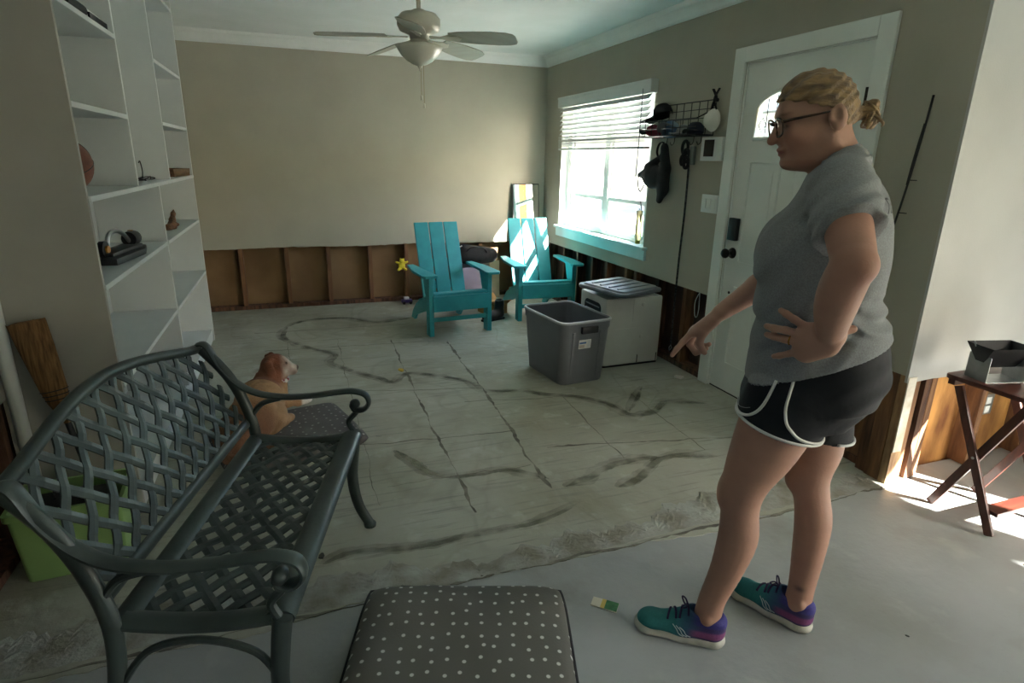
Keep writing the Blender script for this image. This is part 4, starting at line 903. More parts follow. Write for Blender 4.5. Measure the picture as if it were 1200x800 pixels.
torso_rows = [(1.465, -0.118, -0.040, 0.055, 0), (1.448, -0.138, -0.026, 0.105, 0), (1.42, -0.168, -0.012, 0.150, 0), (1.38, -0.198, 0.0, 0.178, 0), (1.31, -0.221, 0.038, 0.184, 0), (1.25, -0.231, 0.07, 0.182, 0), (1.21, -0.234, 0.082, 0.181, 0),
    (1.156, -0.232, 0.078, 0.179, 0), (1.117, -0.232, 0.072, 0.179, 0), (1.05, -0.260, 0.066, 0.186, 0), (1.02, -0.275, 0.062, 0.190, 0), (0.935, -0.288, 0.068, 0.200, 0), (0.85, -0.28, 0.070, 0.200, 0)]
S = SDF((-0.36, -0.36, 0.03), (0.36, 0.47, 1.70), 0.0042)
S.loft([(z, b+0.020, f-0.020, h-0.020, c) for z, b, f, h, c in torso_rows if z < 1.45], 0, 0.02)
S.cone(SHOULDER_L, ELBOW_L, 0.056, 0.043, 0.02); S.cone(SHOULDER_R, ELBOW_R, 0.056, 0.043, 0.02)
S.loft([(1.0, -0.26, 0.03, 0.165, 0), (0.93, -0.272, 0.04, 0.172, 0), (0.85, -0.25, 0.058, 0.17, 0), (0.79, -0.205, 0.06, 0.158, 0)], 0, 0.02)
LEG_L = ([(-0.050, 0.092, 0.85), (-0.010, 0.110, 0.71), (0.024, 0.114, 0.60), (0.034, 0.112, 0.53), (0.032, 0.112, 0.475), (0.027, 0.113, 0.39), (0.046, 0.112, 0.27), (0.072, 0.112, 0.16), (0.080, 0.112, 0.085)], [0.102, 0.088, 0.066, 0.055, 0.051, 0.0545, 0.045, 0.038, 0.040])
LEG_R = ([(-0.11, -0.09, 0.85), (-0.160, -0.10, 0.66), (-0.158, -0.10, 0.56), (-0.160, -0.098, 0.51), (-0.176, -0.096, 0.45), (-0.190, -0.094, 0.375), (-0.192, -0.088, 0.26), (-0.190, -0.078, 0.15), (-0.188, -0.074, 0.085)], [0.100, 0.075, 0.060, 0.054, 0.050, 0.0525, 0.046, 0.038, 0.039])
S.limb(LEG_L[0], LEG_L[1], 0.006); S.limb(LEG_R[0], LEG_R[1], 0.006)
SNAP = S.v.copy()       # torso, upper arms and legs: what the clothes have to cover
S.chain([(-0.085, 0, 1.40), (-0.072, 0, 1.455), (-0.045, 0.002, 1.52)], [0.072, 0.056, 0.054], 0.02)
# head
S.ell(H(0.012, 0, 0.025), (0.088, 0.074, 0.082), 0.02, RH); S.ell(H(0.040, 0, -0.03), (0.060, 0.060, 0.078), 0.03, RH)
for s in (-1, 1):
    S.cone(H(0.0, s*0.05, -0.052), H(0.062, s*0.02, -0.090), 0.026, 0.02, 0.03)
    S.ell(H(0.062, s*0.034, -0.034), (0.03, 0.028, 0.03), 0.02, RH)
    S.ell(H(0.100, s*0.031, 0.001), (0.018, 0.018, 0.013), 0.012, RH, op='-')
    S.ell(H(0.080, s*0.031, -0.001), (0.0125, 0.0145, 0.012), 0.006, RH)
    S.ell(H(0.098, s*0.009, -0.040), (0.009, 0.008, 0.007), 0.008, RH)
    S.ell(H(-0.012, s*0.080, -0.004), (0.021, 0.011, 0.032), 0.004, RH); S.ell(H(-0.006, s*0.096, 0.005), (0.013, 0.014, 0.019), 0.003, RH, op='-'); S.ell(H(0.006, s*0.083, -0.006), (0.006, 0.006, 0.008), 0.003, RH)
S.ell(H(0.082, 0, -0.093), (0.020, 0.024, 0.017), 0.015, RH); S.ell(H(0.018, 0, -0.082), (0.050, 0.044, 0.030), 0.03, RH)
S.cone(H(0.090, -0.028, 0.024), H(0.090, 0.028, 0.024), 0.010, 0.010, 0.015)
S.cone(H(0.096, 0, 0.012), H(0.116, 0, -0.030), 0.008, 0.0115, 0.008); S.ell(H(0.119, 0, -0.034), (0.011, 0.011, 0.010), 0.006, RH)
S.ell(H(0.097, 0, -0.0585), (0.011, 0.022, 0.0062), 0.004, RH); S.ell(H(0.094, 0, -0.0705), (0.011, 0.019, 0.0068), 0.004, RH); S.cone(H(0.112, -0.014, -0.0645), H(0.112, 0.014, -0.0645), 0.0035, 0.0035, 0.003, op='-')
# left arm, hand on hip
S.limb([ELBOW_L, (-0.095, 0.335, 1.20), (-0.093, 0.298, 1.145), (-0.098, 0.258, 1.095), WRIST_L], [0.041, 0.0445, 0.042, 0.034, 0.027], 0.006); S.ell((-0.122, 0.375, 1.248), (0.022, 0.024, 0.024), 0.02)
PN = (0.25, 1, 0.1)     # palm normal, towards her left
S.cone(WRIST_L, (-0.062, 0.222, 1.052), 0.031, 0.036, 0.015, (PN, 0.62)); S.cone(WRIST_L, (-0.055, 0.214, 1.018), 0.030, 0.030, 0.015, (PN, 0.62)); S.cone((-0.10, 0.225, 1.035), (-0.06, 0.214, 1.01), 0.028, 0.024, 0.015, (PN, 0.7))
for pts, r_ in (([(-0.060, 0.224, 1.070), (-0.022, 0.213, 1.088), (-0.002, 0.203, 1.098), (0.010, 0.190, 1.102)], 0.0095), ([(-0.045, 0.222, 1.054), (-0.006, 0.208, 1.058), (0.020, 0.188, 1.055), (0.036, 0.166, 1.053)], 0.0098),
               ([(-0.044, 0.220, 1.034), (-0.008, 0.206, 1.034), (0.018, 0.187, 1.033), (0.033, 0.167, 1.031)], 0.0093), ([(-0.048, 0.214, 1.012), (-0.022, 0.207, 0.999), (-0.002, 0.197, 0.988), (0.010, 0.185, 0.981)], 0.0085)):
    S.chain(pts, [r_*1.1, r_, r_*0.95, r_*0.82], 0.004)
S.chain([(-0.098, 0.218, 1.060), (-0.125, 0.212, 1.072), (-0.150, 0.205, 1.078)], [0.016, 0.0125, 0.010], 0.008)
# right arm, pointing
S.chain([ELBOW_R, (0.06, -0.232, 1.078), WRIST_R], [0.042, 0.041, 0.027], 0.012)
QN = (0.55, 0.25, 0.8)
S.cone(WRIST_R, (0.232, -0.185, 0.925), 0.030, 0.028, 0.014, (QN, 0.6)); S.cone(WRIST_R, (0.225, -0.215, 0.918), 0.028, 0.026, 0.014, (QN, 0.62))
S.chain([(0.240, -0.180, 0.922), (0.268, -0.182, 0.884), (0.286, -0.183, 0.856), (0.299, -0.184, 0.832)], [0.0115, 0.0102, 0.0095, 0.008], 0.005)
S.chain([(0.236, -0.200, 0.912), (0.250, -0.202, 0.872), (0.226, -0.199, 0.846), (0.202, -0.193, 0.858)], [0.0112, 0.0105, 0.0098, 0.0085], 0.004)
S.chain([(0.228, -0.219, 0.908), (0.238, -0.222, 0.868), (0.214, -0.218, 0.848), (0.194, -0.212, 0.862)], [0.0108, 0.010, 0.0095, 0.008], 0.004)
S.chain([(0.218, -0.236, 0.908), (0.224, -0.240, 0.876), (0.204, -0.236, 0.860), (0.188, -0.230, 0.872)], [0.0095, 0.009, 0.0085, 0.0075], 0.004)
S.chain([(0.178, -0.178, 0.965), (0.208, -0.166, 0.925), (0.216, -0.164, 0.892), (0.205, -0.166, 0.868), (0.196, -0.168, 0.860)], [0.017, 0.0135, 0.0115, 0.0105, 0.0085], 0.008)
# legs
S.ell((0.078, 0.112, 0.535), (0.020, 0.034, 0.038), 0.03); S.ell((-0.112, -0.098, 0.52), (0.02, 0.034, 0.036), 0.03)
for c in ((0.082, 0.150, 0.105), (0.082, 0.074, 0.11), (-0.19, -0.036, 0.105)): S.ell(c, (0.013, 0.010, 0.014), 0.012)
def skin_paint(P):
    c = np.tile(np.array(lin('#a67f6d')), (len(P), 1)); q = (P-HO) @ RH
    def near(pt, r, p=P): return np.exp(-(((p-np.array(pt))/np.array(r))**2).sum(1))
    c = blend(c, P, 0.55*near((-0.128, 0.385, 1.240), (0.028, 0.028, 0.028)), '#85503f')
    c = blend(c, P, 0.35*smooth(P[:, 2], 1.0, 1.4)*(P[:, 2] < 1.46), '#a06c59')
    head = P[:, 2] > 1.40
    c = blend(c, P, head*0.40*near((0.07, 0.04, -0.035), (0.04, 0.03, 0.03), q), '#9a5547')
    c = blend(c, P, head*0.35*near((0.115, 0, -0.04), (0.02, 0.02, 0.015), q), '#9a5547')
    c = blend(c, P, head*0.8*np.clip(1.6*near((0.098, 0, -0.0645), (0.02, 0.019, 0.0085), q), 0, 1), '#84443f')
    for s in (-1, 1):
        br_ = np.exp(-((np.abs(q[:, 1]-s*0.033)/0.017)**4+((q[:, 2]-(0.021+0.10*np.abs(q[:, 1])-2.2*(q[:, 1]-s*0.033)**2))/0.0035)**2))*(q[:, 0] > 0.06)
        c = blend(c, P, head*0.75*br_, '#6e4e38')
        ls = np.exp(-((np.abs(q[:, 1]-s*0.031)/0.0135)**4+((q[:, 2]+0.004+2.5*(q[:, 1]-s*0.031)**2*4)/0.0022)**2))*(q[:, 0] > 0.06)
        c = blend(c, P, head*0.85*ls, '#3a2720')
    c = blend(c, P, 0.85*near((-0.18, -0.04, 0.16), (0.016, 0.02, 0.010)), '#4b3a38')      # small ankle tattoo
    for t_ in ((0.299, -0.184, 0.832),): c = blend(c, P, 0.4*near(t_, (0.008, 0.008, 0.008)), '#d39c88')
    return c
S.mesh('body', M_skin, person, skin_paint)
# t-shirt
def over(lo, hi):       # a grid aligned with the body's, and the covered body inside it
    i0 = np.floor((np.array(lo)-S.lo)/S.h).astype(int); i1 = np.ceil((np.array(hi)-S.lo)/S.h).astype(int)
    g_ = SDF(S.lo+i0*S.h, S.lo+i1*S.h, S.h); g_.n = i1-i0+1; g_.v = np.full(g_.n, 10.0, np.float32); g_.ax = [S.ax[i][i0[i]:i1[i]+1] for i in range(3)]; g_.lo = np.array([a_[0] for a_ in g_.ax], np.float32)
    return g_, SNAP[i0[0]:i1[0]+1, i0[1]:i1[1]+1, i0[2]:i1[2]+1]
T, cov = over((-0.34, -0.34, 0.80), (0.16, 0.34, 1.50))
def folds(X, Y, Z):
    a = 0.0045*np.sin((X*0.80+Z*0.45)*2*PI/0.062+3*np.sin(Z*9))*np.clip((1.28-Z)/0.1, 0, 1)*np.clip((Y+0.25)/0.3, 0, 1)
    b = 0.004*np.sin((Z*0.9+X*0.55)*2*PI/0.05)*np.clip((1.14-Z)/0.06, 0, 1)*np.clip((-0.10-X)/0.08, 0, 1)
    return a*np.clip((X+0.16)/0.1, 0, 1)+b
T.loft(torso_rows, 0.002, 0.02, 2.25)
T.ell((0.005, 0.085, 1.235), (0.075, 0.075, 0.080), 0.05); T.ell((0.005, -0.085, 1.235), (0.075, 0.075, 0.080), 0.05)
T.v = np.minimum(T.v, cov-0.012)
T.cone((-0.105, -0.055, 1.452), (-0.105, 0.055, 1.452), 0.032, 0.032, 0.03); T.cone((-0.10, 0.05, 1.455), (-0.088, 0.145, 1.408), 0.035, 0.045, 0.03); T.cone((-0.10, -0.05, 1.455), (-0.098, -0.15, 1.408), 0.035, 0.045, 0.03)
for S0, E0, sg in ((SHOULDER_L, ELBOW_L, 1), (SHOULDER_R, ELBOW_R, -1)):
    a = np.array(S0)+np.array((0, -0.03*sg, 0.002)); b = np.array(E0); dirv = (b-a)/np.linalg.norm(b-a)
    e = a+dirv*0.165; T.cone(a, e+dirv*0.05, 0.066, 0.070, 0.035, None)
    cutp = a+dirv*0.172; n_ = dirv+np.array((-0.22, 0, -0.05))
    lo_ = cutp+np.array((-0.14, -0.02 if sg > 0 else -0.16, -0.16)); hi_ = cutp+np.array((0.14, 0.16 if sg > 0 else 0.02, 0.14))
    far_ = cutp+dirv*0.02
    T.cut(cutp, n_, ((-0.34, 0.20 if sg > 0 else -0.34, 1.1), (0.16, 0.34 if sg > 0 else -0.20, 1.5)))
    T.cone(a+dirv*0.10, b, 0.070, 0.074, 0.0, None, op='-') if False else None
TX, TY, TZ = T.ax[0][:, None, None], T.ax[1][None, :, None], T.ax[2][None, None, :]
w1_ = np.sin((TX*0.86+TZ*0.50+0.10*TY)*2*PI/0.058+2.6*np.sin(TZ*7.0+TX*4)); m1_ = np.clip((1.27-TZ)/0.10, 0, 1)*np.clip((TZ-0.93)/0.08, 0, 1)*np.clip((TX+0.20)/0.08, 0, 1)
w2_ = np.sin((TZ*0.97-TX*0.25)*2*PI/0.046+2.0*np.sin(TX*22)); m2_ = np.clip((1.15-TZ)/0.05, 0, 1)*np.clip((TZ-1.03)/0.03, 0, 1)*np.clip((-0.09-TX)/0.07, 0, 1)
w3_ = np.sin((TX*0.75+TZ*0.62-TY*0.35)*2*PI/0.052+1.5*np.sin(TZ*14)); m3_ = np.clip((TZ-1.25)/0.06, 0, 1)*np.clip((1.45-TZ)/0.05, 0, 1)*np.clip((np.abs(TY)-0.08)/0.08, 0, 1)
T.v += (0.0052*w1_*m1_+0.0060*w2_*m2_+0.0042*w3_*m3_).astype(np.float32)
T.cut((0.02, 0, 0.892), (-0.46, 0, -1))
shirt = T.mesh('t_shirt', M_shirt, person)
ring_pts = [(-0.070+0.050*math.cos(a), 0.062*math.sin(a), 1.474-0.020*math.cos(a)) for a in np.linspace(0, 2*PI, 41)[:-1]]
MB().tube(ring_pts, 0.008, 8, closed=True, flat=(1.2, 0.8)).build('collar', M_shirt, shirt, smooth=True)
# shorts
G, cov = over((-0.34, -0.27, 0.56), (0.16, 0.27, 1.10))
def sfold(X, Y, Z): return 0.003*np.sin((X*0.5+Z*0.8)*2*PI/0.055)*np.clip((-0.06-X)/0.1, 0, 1)
G.v = np.minimum(G.v, cov-0.006)
G.loft([(1.085, -0.235, 0.035, 0.160, 0), (0.98, -0.266, 0.036, 0.174, 0), (0.95, -0.280, 0.038, 0.180, 0), (0.90, -0.289, 0.044, 0.185, 0), (0.86, -0.272, 0.062, 0.187, 0), (0.82, -0.245, 0.076, 0.184, 0), (0.785, -0.22, 0.073, 0.178, 0)], 0, 0.02, 2.3, sfold)
G.cone((-0.06, 0.085, 0.85), (-0.008, 0.108, 0.68), 0.112, 0.106, 0.03); G.cone((-0.11, -0.085, 0.85), (-0.158, -0.098, 0.63), 0.112, 0.098, 0.03)
G.cut((0.0, 0.1, 0.770), (0.22, 0.0, -1), ((-0.34, 0.012, 0.50), (0.16, 0.27, 1.06))); G.cut((-0.23, -0.1, 0.672), (0.20, 0, -1), ((-0.34, -0.27, 0.50), (0.16, 0.012, 1.06)))
G.cut((0, 0, 1.07), (0, 0, 1))
shorts = G.mesh('shorts', M_shorts, person)
# white piping, small mark on the leg and lettering on the back
def bvh_of(o): return BVHTree.FromPolygons([v.co.copy() for v in o.data.vertices], [tuple(p.vertices) for p in o.data.polygons])
BS = bvh_of(shorts); BT = bvh_of(shirt)
def snap(B, pts, up_=0.0012):
    out = []
    for p in pts:
        l, n, i, d = B.find_nearest(Vector(p)); out.append(l+n*up_)
    return out
front_pipe = [(-0.0056, 0.1762, 0.9142), (0.0016, 0.1845, 0.891), (0.0102, 0.1873, 0.863), (0.0195, 0.1867, 0.8395), (0.0318, 0.1824, 0.8209), (0.0472, 0.1723, 0.8067), (0.0637, 0.1541, 0.7990), (0.0745, 0.1269, 0.797), (0.079, 0.09, 0.799)]
rear_pipe = [(-0.0445, 0.185, 0.930), (-0.0434, 0.1898, 0.9156), (-0.0391, 0.1999, 0.8881), (-0.0354, 0.2053, 0.8565), (-0.0376, 0.2076, 0.8341), (-0.0437, 0.2094, 0.8122), (-0.0563, 0.2091, 0.7953), (-0.0741, 0.2048, 0.7776), (-0.1005, 0.1896, 0.7640), (-0.128, 0.150, 0.752), (-0.135, 0.11, 0.748)]
for pts in (front_pipe, rear_pipe): MB().tube(snap(BS, bez(pts, 4)), 0.0042, 6).build('piping', M_piping, shorts, smooth=True)
for cx_, cy2_, zc_, sl_, sg in ((-0.025, 0.108, 0.7640, 0.22, 1), (-0.160, -0.098, 0.686, 0.20, -1)):
    hem = []
    for a in np.linspace(0, 2*PI, 61)[:-1]:
        d = Vector((math.cos(a), math.sin(a), sl_*math.cos(a))); c0_ = Vector((cx_, cy2_, zc_))
        h_ = BS.ray_cast(c0_+d*0.25+Vector((0, 0, 0.010)), -d)
        if h_[0] is not None and h_[0].y*sg > 0.004: hem.append(h_[0]+h_[1]*0.0015-Vector((0, 0, 0.003)))
    if len(hem) > 20:
        k0 = max(range(len(hem)), key=lambda i: (hem[i]-hem[i-1]).length); hem = hem[k0:]+hem[:k0]
        MB().tube(hem, 0.0045, 6).build('piping', M_piping, shorts, smooth=True)
mark = snap(BS, bez([(0.0764, 0.085, 0.819), (0.0755, 0.104, 0.8095), (0.0708, 0.1289, 0.8110), (0.0577, 0.1539, 0.8184), (0.0458, 0.1662, 0.826)], 4))
MB().tube(mark, [0.0008+0.0034*math.sin(PI*min(1, (i+1)/7))*(1-i/len(mark))**0.7 for i in range(len(mark))], 6).build('curved_mark', mat('grey_mark', '#8f9092', 0.6), shorts)
cu_ = bpy.data.curves.new('lettering', 'FONT'); cu_.body = 'Ta'; cu_.size = 0.052; cu_.extrude = 0.0
to_ = bpy.data.objects.new('lettering_tmp', cu_); COL.objects.link(to_); dg_ = bpy.context.evaluated_depsgraph_get()
me = bpy.data.meshes.new_from_object(to_.evaluated_get(dg_)); bpy.data.objects.remove(to_)
bm = bmesh.new(); bm.from_mesh(me); bmesh.ops.triangulate(bm, faces=bm.faces[:]); bmesh.ops.subdivide_edges(bm, edges=bm.edges[:], cuts=2, use_grid_fill=True)
for v_ in bm.verts:
    h_ = BT.ray_cast(Vector((-0.45, 0.138-v_.co.x, 1.342+v_.co.y)), Vector((1, 0, 0)))
    if h_[0] is not None: v_.co = h_[0]+h_[1]*0.0016
bm.to_mesh(me); bm.free(); me.name = 'lettering'; me.materials.clear(); me.materials.append(mat('charcoal_print', '#2f3235', 0.8)); link('lettering', me, shirt)
# hair, swept back into a small bun
Hh = SDF((-0.19, -0.14, 1.42), (0.14, 0.14, 1.70), 0.0035)
Hh.ell(H(0.010, 0, 0.027), (0.096, 0.082, 0.090), 0.01, RH)
Xg, Yg, Zg = Hh.ax[0][:, None, None]-HO[0], Hh.ax[1][None, :, None]-HO[1], Hh.ax[2][None, None, :]-HO[2]
hx = RH[0, 0]*Xg+RH[1, 0]*Yg+RH[2, 0]*Zg; hy = RH[0, 1]*Xg+RH[1, 1]*Yg+RH[2, 1]*Zg; hz_ = RH[0, 2]*Xg+RH[1, 2]*Yg+RH[2, 2]*Zg
d1 = hz_-(0.021+0.40*hx); d2 = -(hx+0.012+(0.035-hz_)*0.50)
Hh.v = np.maximum(Hh.v, -np.maximum(d1, d2)*0.9); Hh.v += (0.0022*np.sin(hy*210+hx*25)*np.sin(hx*16+1)+0.0018*np.sin((hz_*1.0+hx*0.6)*260)).astype(np.float32)
Hh.cone(H(-0.06, 0, 0.0), H(-0.098, 0, -0.006), 0.030, 0.014, 0.02)
for c_, r_ in ((H(-0.112, 0.003, -0.004), (0.020, 0.020, 0.018)), (H(-0.120, 0.004, 0.012), (0.016, 0.015, 0.012)), (H(-0.117, 0.002, -0.026), (0.013, 0.014, 0.022))): Hh.ell(c_, r_, 0.01, RH)
hair = Hh.mesh('hair', M_hair, person)
for i in range(16):
    a = i*2.4; p0 = np.array((-0.112, 0.003, 0.0)); rr_ = 0.018+0.006*math.sin(i*1.7)
    pts = [H(*(p0+np.array((-0.004+rr_*0.8*math.cos(a+t*3.2), rr_*math.sin(a*1.3+t*2.6), 0.028*math.cos(a*0.7+t*2.2)-0.006-0.010*t)))) for t in np.linspace(0, 1, 9)]
    MB().tube(pts, [0.0022+0.0022*math.sin(PI*t) for t in np.linspace(0, 1, 9)], 6).build('bun_strand', M_hair, hair, smooth=True)
MB().tube([H(-0.100, 0.015*math.cos(a), -0.004+0.015*math.sin(a)) for a in np.linspace(0, 2*PI, 17)[:-1]], 0.004, 6, closed=True).build('hair_tie', M_blackcloth, hair)
# eyeglasses
M_frame = mat('dark_tortoise_frame', '#2a211d', 0.25, col2='#4a3424', scale=40)
gl = bpy.data.objects.new('eyeglasses', None); COL.objects.link(gl); gl.parent = person
for s in (-1, 1):
    lp = [H(0.113-0.006*abs(math.cos(a)), s*0.034+0.0265*math.copysign(abs(math.cos(a))**0.75, math.cos(a)), -0.004+0.0215*math.copysign(abs(math.sin(a))**0.75, math.sin(a))) for a in np.linspace(0, 2*PI, 29)[:-1]]
    MB().tube(lp, 0.0026, 6, closed=True).build('rim', M_frame, gl, smooth=True)
    bm = bmesh.new(); bm.faces.new([bm.verts.new(p) for p in lp]); me = bpy.data.meshes.new('lens'); bm.to_mesh(me); bm.free(); me.materials.append(MATS.setdefault('lens_glass', glass_mat('lens_glass', (0.86, 0.90, 0.93), 0.12))); link('lens', me, gl)
    MB().tube([H(0.106, s*0.060, 0.008), H(0.085, s*0.073, 0.010), H(0.03, s*0.078, 0.011), H(-0.015, s*0.0795, 0.013), H(-0.033, s*0.079, 0.002)], [0.0035, 0.0032, 0.0026, 0.0024, 0.002], 6).build('temple', M_frame, gl, smooth=True)
MB().tube([H(0.113, -0.0085, 0.003), H(0.117, 0, 0.006), H(0.113, 0.0085, 0.003)], 0.0024, 6).build('bridge', M_frame, gl, smooth=True)
# wedding ring
c0 = Vector((-0.020, 0.2095, 1.0345)); ax0 = Vector((0.036, -0.014, 0.0)).normalized(); u_ = Vector((0, 0, 1)); v_ = ax0.cross(u_)
MB().tube([c0+u_*0.0112*math.cos(a)+v_*0.0112*math.sin(a) for a in np.linspace(0, 2*PI, 21)[:-1]], 0.0018, 6, closed=True).build('ring', mat('gold', '#d8a84a', 0.25, 1.0), person, smooth=True)

# running shoes: local x to the toe, y to the left, heel at 0
def shoe_paint(Rm, off, flip):
    def f(P):
        q = P; c = np.tile(np.array(lin('#1f6f70')), (len(P), 1)); x, z = q[:, 0], q[:, 2]
        c = blend(c, P, smooth(x, 0.175, 0.10), '#234a68'); c = blend(c, P, smooth(x, 0.12, 0.06), '#332a5c')
        c = blend(c, P, 0.9*smooth(x, 0.12, 0.08)*(1-smooth(z, 0.058, 0.066))*smooth(z, 0.036, 0.042), '#7a3a68')
        c = blend(c, P, smooth(z, 0.074, 0.082)*smooth(x, 0.11, 0.08), '#332f78')
        c = blend(c, P, (1-smooth(z, 0.030, 0.036))*smooth(x, 0.14, 0.1)*0.7, '#1f2440'); return c
    return f
def shoe(loc, rz):
    t = bpy.data.objects.new('shoe', None); COL.objects.link(t); t.parent = person; t.location = loc; t.rotation_euler = (0, 0, rz)
    U = SDF((-0.03, -0.07, 0.01), (0.30, 0.07, 0.15), 0.0032)
    U.cone((0.045, 0, 0.045), (0.13, 0, 0.045), 0.036, 0.044, 0.02, ((0, 0, 1), 0.8)); U.cone((0.13, 0, 0.045), (0.215, 0.002, 0.04), 0.044, 0.040, 0.02, ((0, 0, 1), 0.62)); U.ell((0.232, 0.002, 0.036), (0.038, 0.036, 0.026), 0.02)
    U.cone((0.035, 0, 0.05), (0.03, 0, 0.082), 0.035, 0.033, 0.02); U.cone((0.07, 0, 0.06), (0.062, 0, 0.085), 0.036, 0.036, 0.02); U.cone((0.10, 0, 0.06), (0.095, 0, 0.088), 0.034, 0.028, 0.02); U.cone((0.17, 0, 0.052), (0.105, 0, 0.088), 0.026, 0.026, 0.02)
    U.ell((0.062, 0, 0.118), (0.045, 0.030, 0.032), 0.008, op='-')
    U.cut((0, 0, 0.020), (0, 0, -1))
    up_ = U.mesh('upper', mat('knit_shoe_upper', '#ffffff', 0.75, scale=150, attr='paint', contrast=(0.3, 0.7), bump=0.15, bscale=200), t, shoe_paint(None, None, 1))
    Q = SDF((-0.03, -0.07, -0.01), (0.30, 0.07, 0.06), 0.0032)
    Q.cone((0.035, 0, 0.016), (0.13, 0, 0.016), 0.039, 0.040, 0.02, ((0, 0, 1), 0.7)); Q.cone((0.13, 0, 0.014), (0.225, 0.002, 0.017), 0.041, 0.045, 0.02, ((0, 0, 1), 0.55)); Q.ell((0.24, 0.002, 0.019), (0.036, 0.040, 0.018), 0.02)
    Q.cut((0, 0, 0.001), (0, 0, -1)); Q.cut((0, 0, 0.032), (-0.05, 0, 1))
    so = Q.mesh('sole', mat('white_foam_sole', '#b9b7ac', 0.7, col2='#a5a397', scale=30), t)
    M_lace = mat('purple_lace', '#2b1f48', 0.8); BU = BVHTree.FromPolygons([v.co.copy() for v in up_.data.vertices], [tuple(p.vertices) for p in up_.data.polygons])
    def ontop(x, y):
        h_ = BU.ray_cast(Vector((x, y, 0.2)), Vector((0, 0, -1))); return Vector((x, y, (h_[0].z if h_[0] else 0.08)+0.0022))
    for i, x in enumerate((0.118, 0.136, 0.154, 0.172)):
        MB().tube([ontop(x+0.004*math.sin(y*40)*(1 if i % 2 else -1), y) for y in np.linspace(-0.027, 0.027, 9)], 0.0036, 6).build('lace', M_lace, t, smooth=True)
    for s in (-1, 1):
        MB().tube(bez([(0.116, 0, 0.110), (0.127, s*0.014, 0.128), (0.138, s*0.026, 0.124), (0.130, s*0.012, 0.113), (0.116, 0, 0.110)], 5), 0.0026, 6).build('lace_loop', M_lace, t, smooth=True)
        for k in range(3):    # pale curved lines on the flank
            x0 = 0.155-k*0.011; pts = bez([(x0+0.004, s*0.0385, 0.066-0.003*k), (x0-0.010, s*0.0455, 0.055), (x0-0.018, s*0.0480, 0.044), (x0-0.032, s*0.0475, 0.036)], 5)
            pts = [l_+n_*0.0012 for l_, n_, i_, d_ in (BU.find_nearest(v) for v in pts)]
            MB().tube(pts, 0.0014, 5).build('flank_stripe', mat('silver_stripe', '#a8b4b4', 0.5), t)
    return t
shoe((0.022, 0.112, 0.0), math.radians(4)); shoe((-0.235, -0.052, 0.0), math.radians(-25))

# ================================================================== dog on its bed
db = cushion('dog_bed', 'flattened grey dotted dog bed under the dog', 'dog bed', (-0.13, 3.06, 0), math.radians(16), 0.70, 0.56, 0.08, 0.5, 9, dots_mat('dark_grey_bed_cloth', '#5b5a58', '#9a9a96', 0.05, 0.09), False)
dog = thing('dog', 'tan and brown dog with white muzzle lying on a dotted bed behind the bench', 'dog', (-0.22, 3.05, 0.078))
Dg = SDF((-0.30, -0.34, -0.03), (0.30, 0.48, 0.42), 0.0055)
Dg.chain([(-0.14, -0.19, 0.085), (-0.06, -0.06, 0.11), (-0.03, 0.09, 0.13), (0.0, 0.20, 0.145)], [0.095, 0.105, 0.112, 0.092], 0.05)
Dg.ell((0.015, 0.0, 0.088), (0.088, 0.105, 0.085), 0.010)                         # haunch facing the camera side
Dg.chain([(0.02, -0.03, 0.04), (0.075, 0.055, 0.03), (0.10, 0.10, 0.018)], [0.045, 0.032, 0.024], 0.02); Dg.ell((0.108, 0.113, 0.016), (0.026, 0.032, 0.018), 0.015)
Dg.chain([(-0.12, -0.17, 0.05), (-0.03, -0.24, 0.03), (0.03, -0.27, 0.02)], [0.05, 0.035, 0.022], 0.03)
Dg.chain([(0.02, 0.22, 0.14), (0.03, 0.235, 0.20), (0.045, 0.245, 0.235)], [0.082, 0.068, 0.060], 0.04)     # neck
Dg.ell((0.052, 0.25, 0.275), (0.072, 0.066, 0.060), 0.025)                    # skull
Dg.ell((0.085, 0.247, 0.262), (0.045, 0.050, 0.040), 0.02)
Dg.cone((0.095, 0.246, 0.256), (0.138, 0.240, 0.244), 0.040, 0.032, 0.02); Dg.ell((0.163, 0.240, 0.255), (0.010, 0.014, 0.010), 0.005)
for s in (-1, 1):
    Dg.chain([(0.035, 0.25+s*0.050, 0.318), (0.022, 0.25+s*0.074, 0.300), (0.034, 0.25+s*0.082, 0.262), (0.044, 0.25+s*0.078, 0.238)], [0.018, 0.022, 0.022, 0.012], 0.008, ((0, 1, 0.4), 0.5))
    Dg.ell((0.108, 0.247+s*0.032, 0.290), (0.010, 0.008, 0.008), 0.006)
Dg.chain([(0.05, 0.22, 0.09), (0.09, 0.27, 0.05), (0.15, 0.32, 0.022), (0.185, 0.345, 0.012)], [0.05, 0.036, 0.026, 0.022], 0.025); Dg.ell((0.198, 0.352, 0.010), (0.032, 0.026, 0.017), 0.015)
Dg.chain([(0.0, 0.27, 0.08), (0.06, 0.34, 0.035), (0.10, 0.39, 0.015)], [0.045, 0.032, 0.022], 0.025)
Dg.chain([(-0.19, -0.25, 0.06), (-0.16, -0.32, 0.03), (-0.08, -0.335, 0.018)], [0.03, 0.022, 0.015], 0.02)
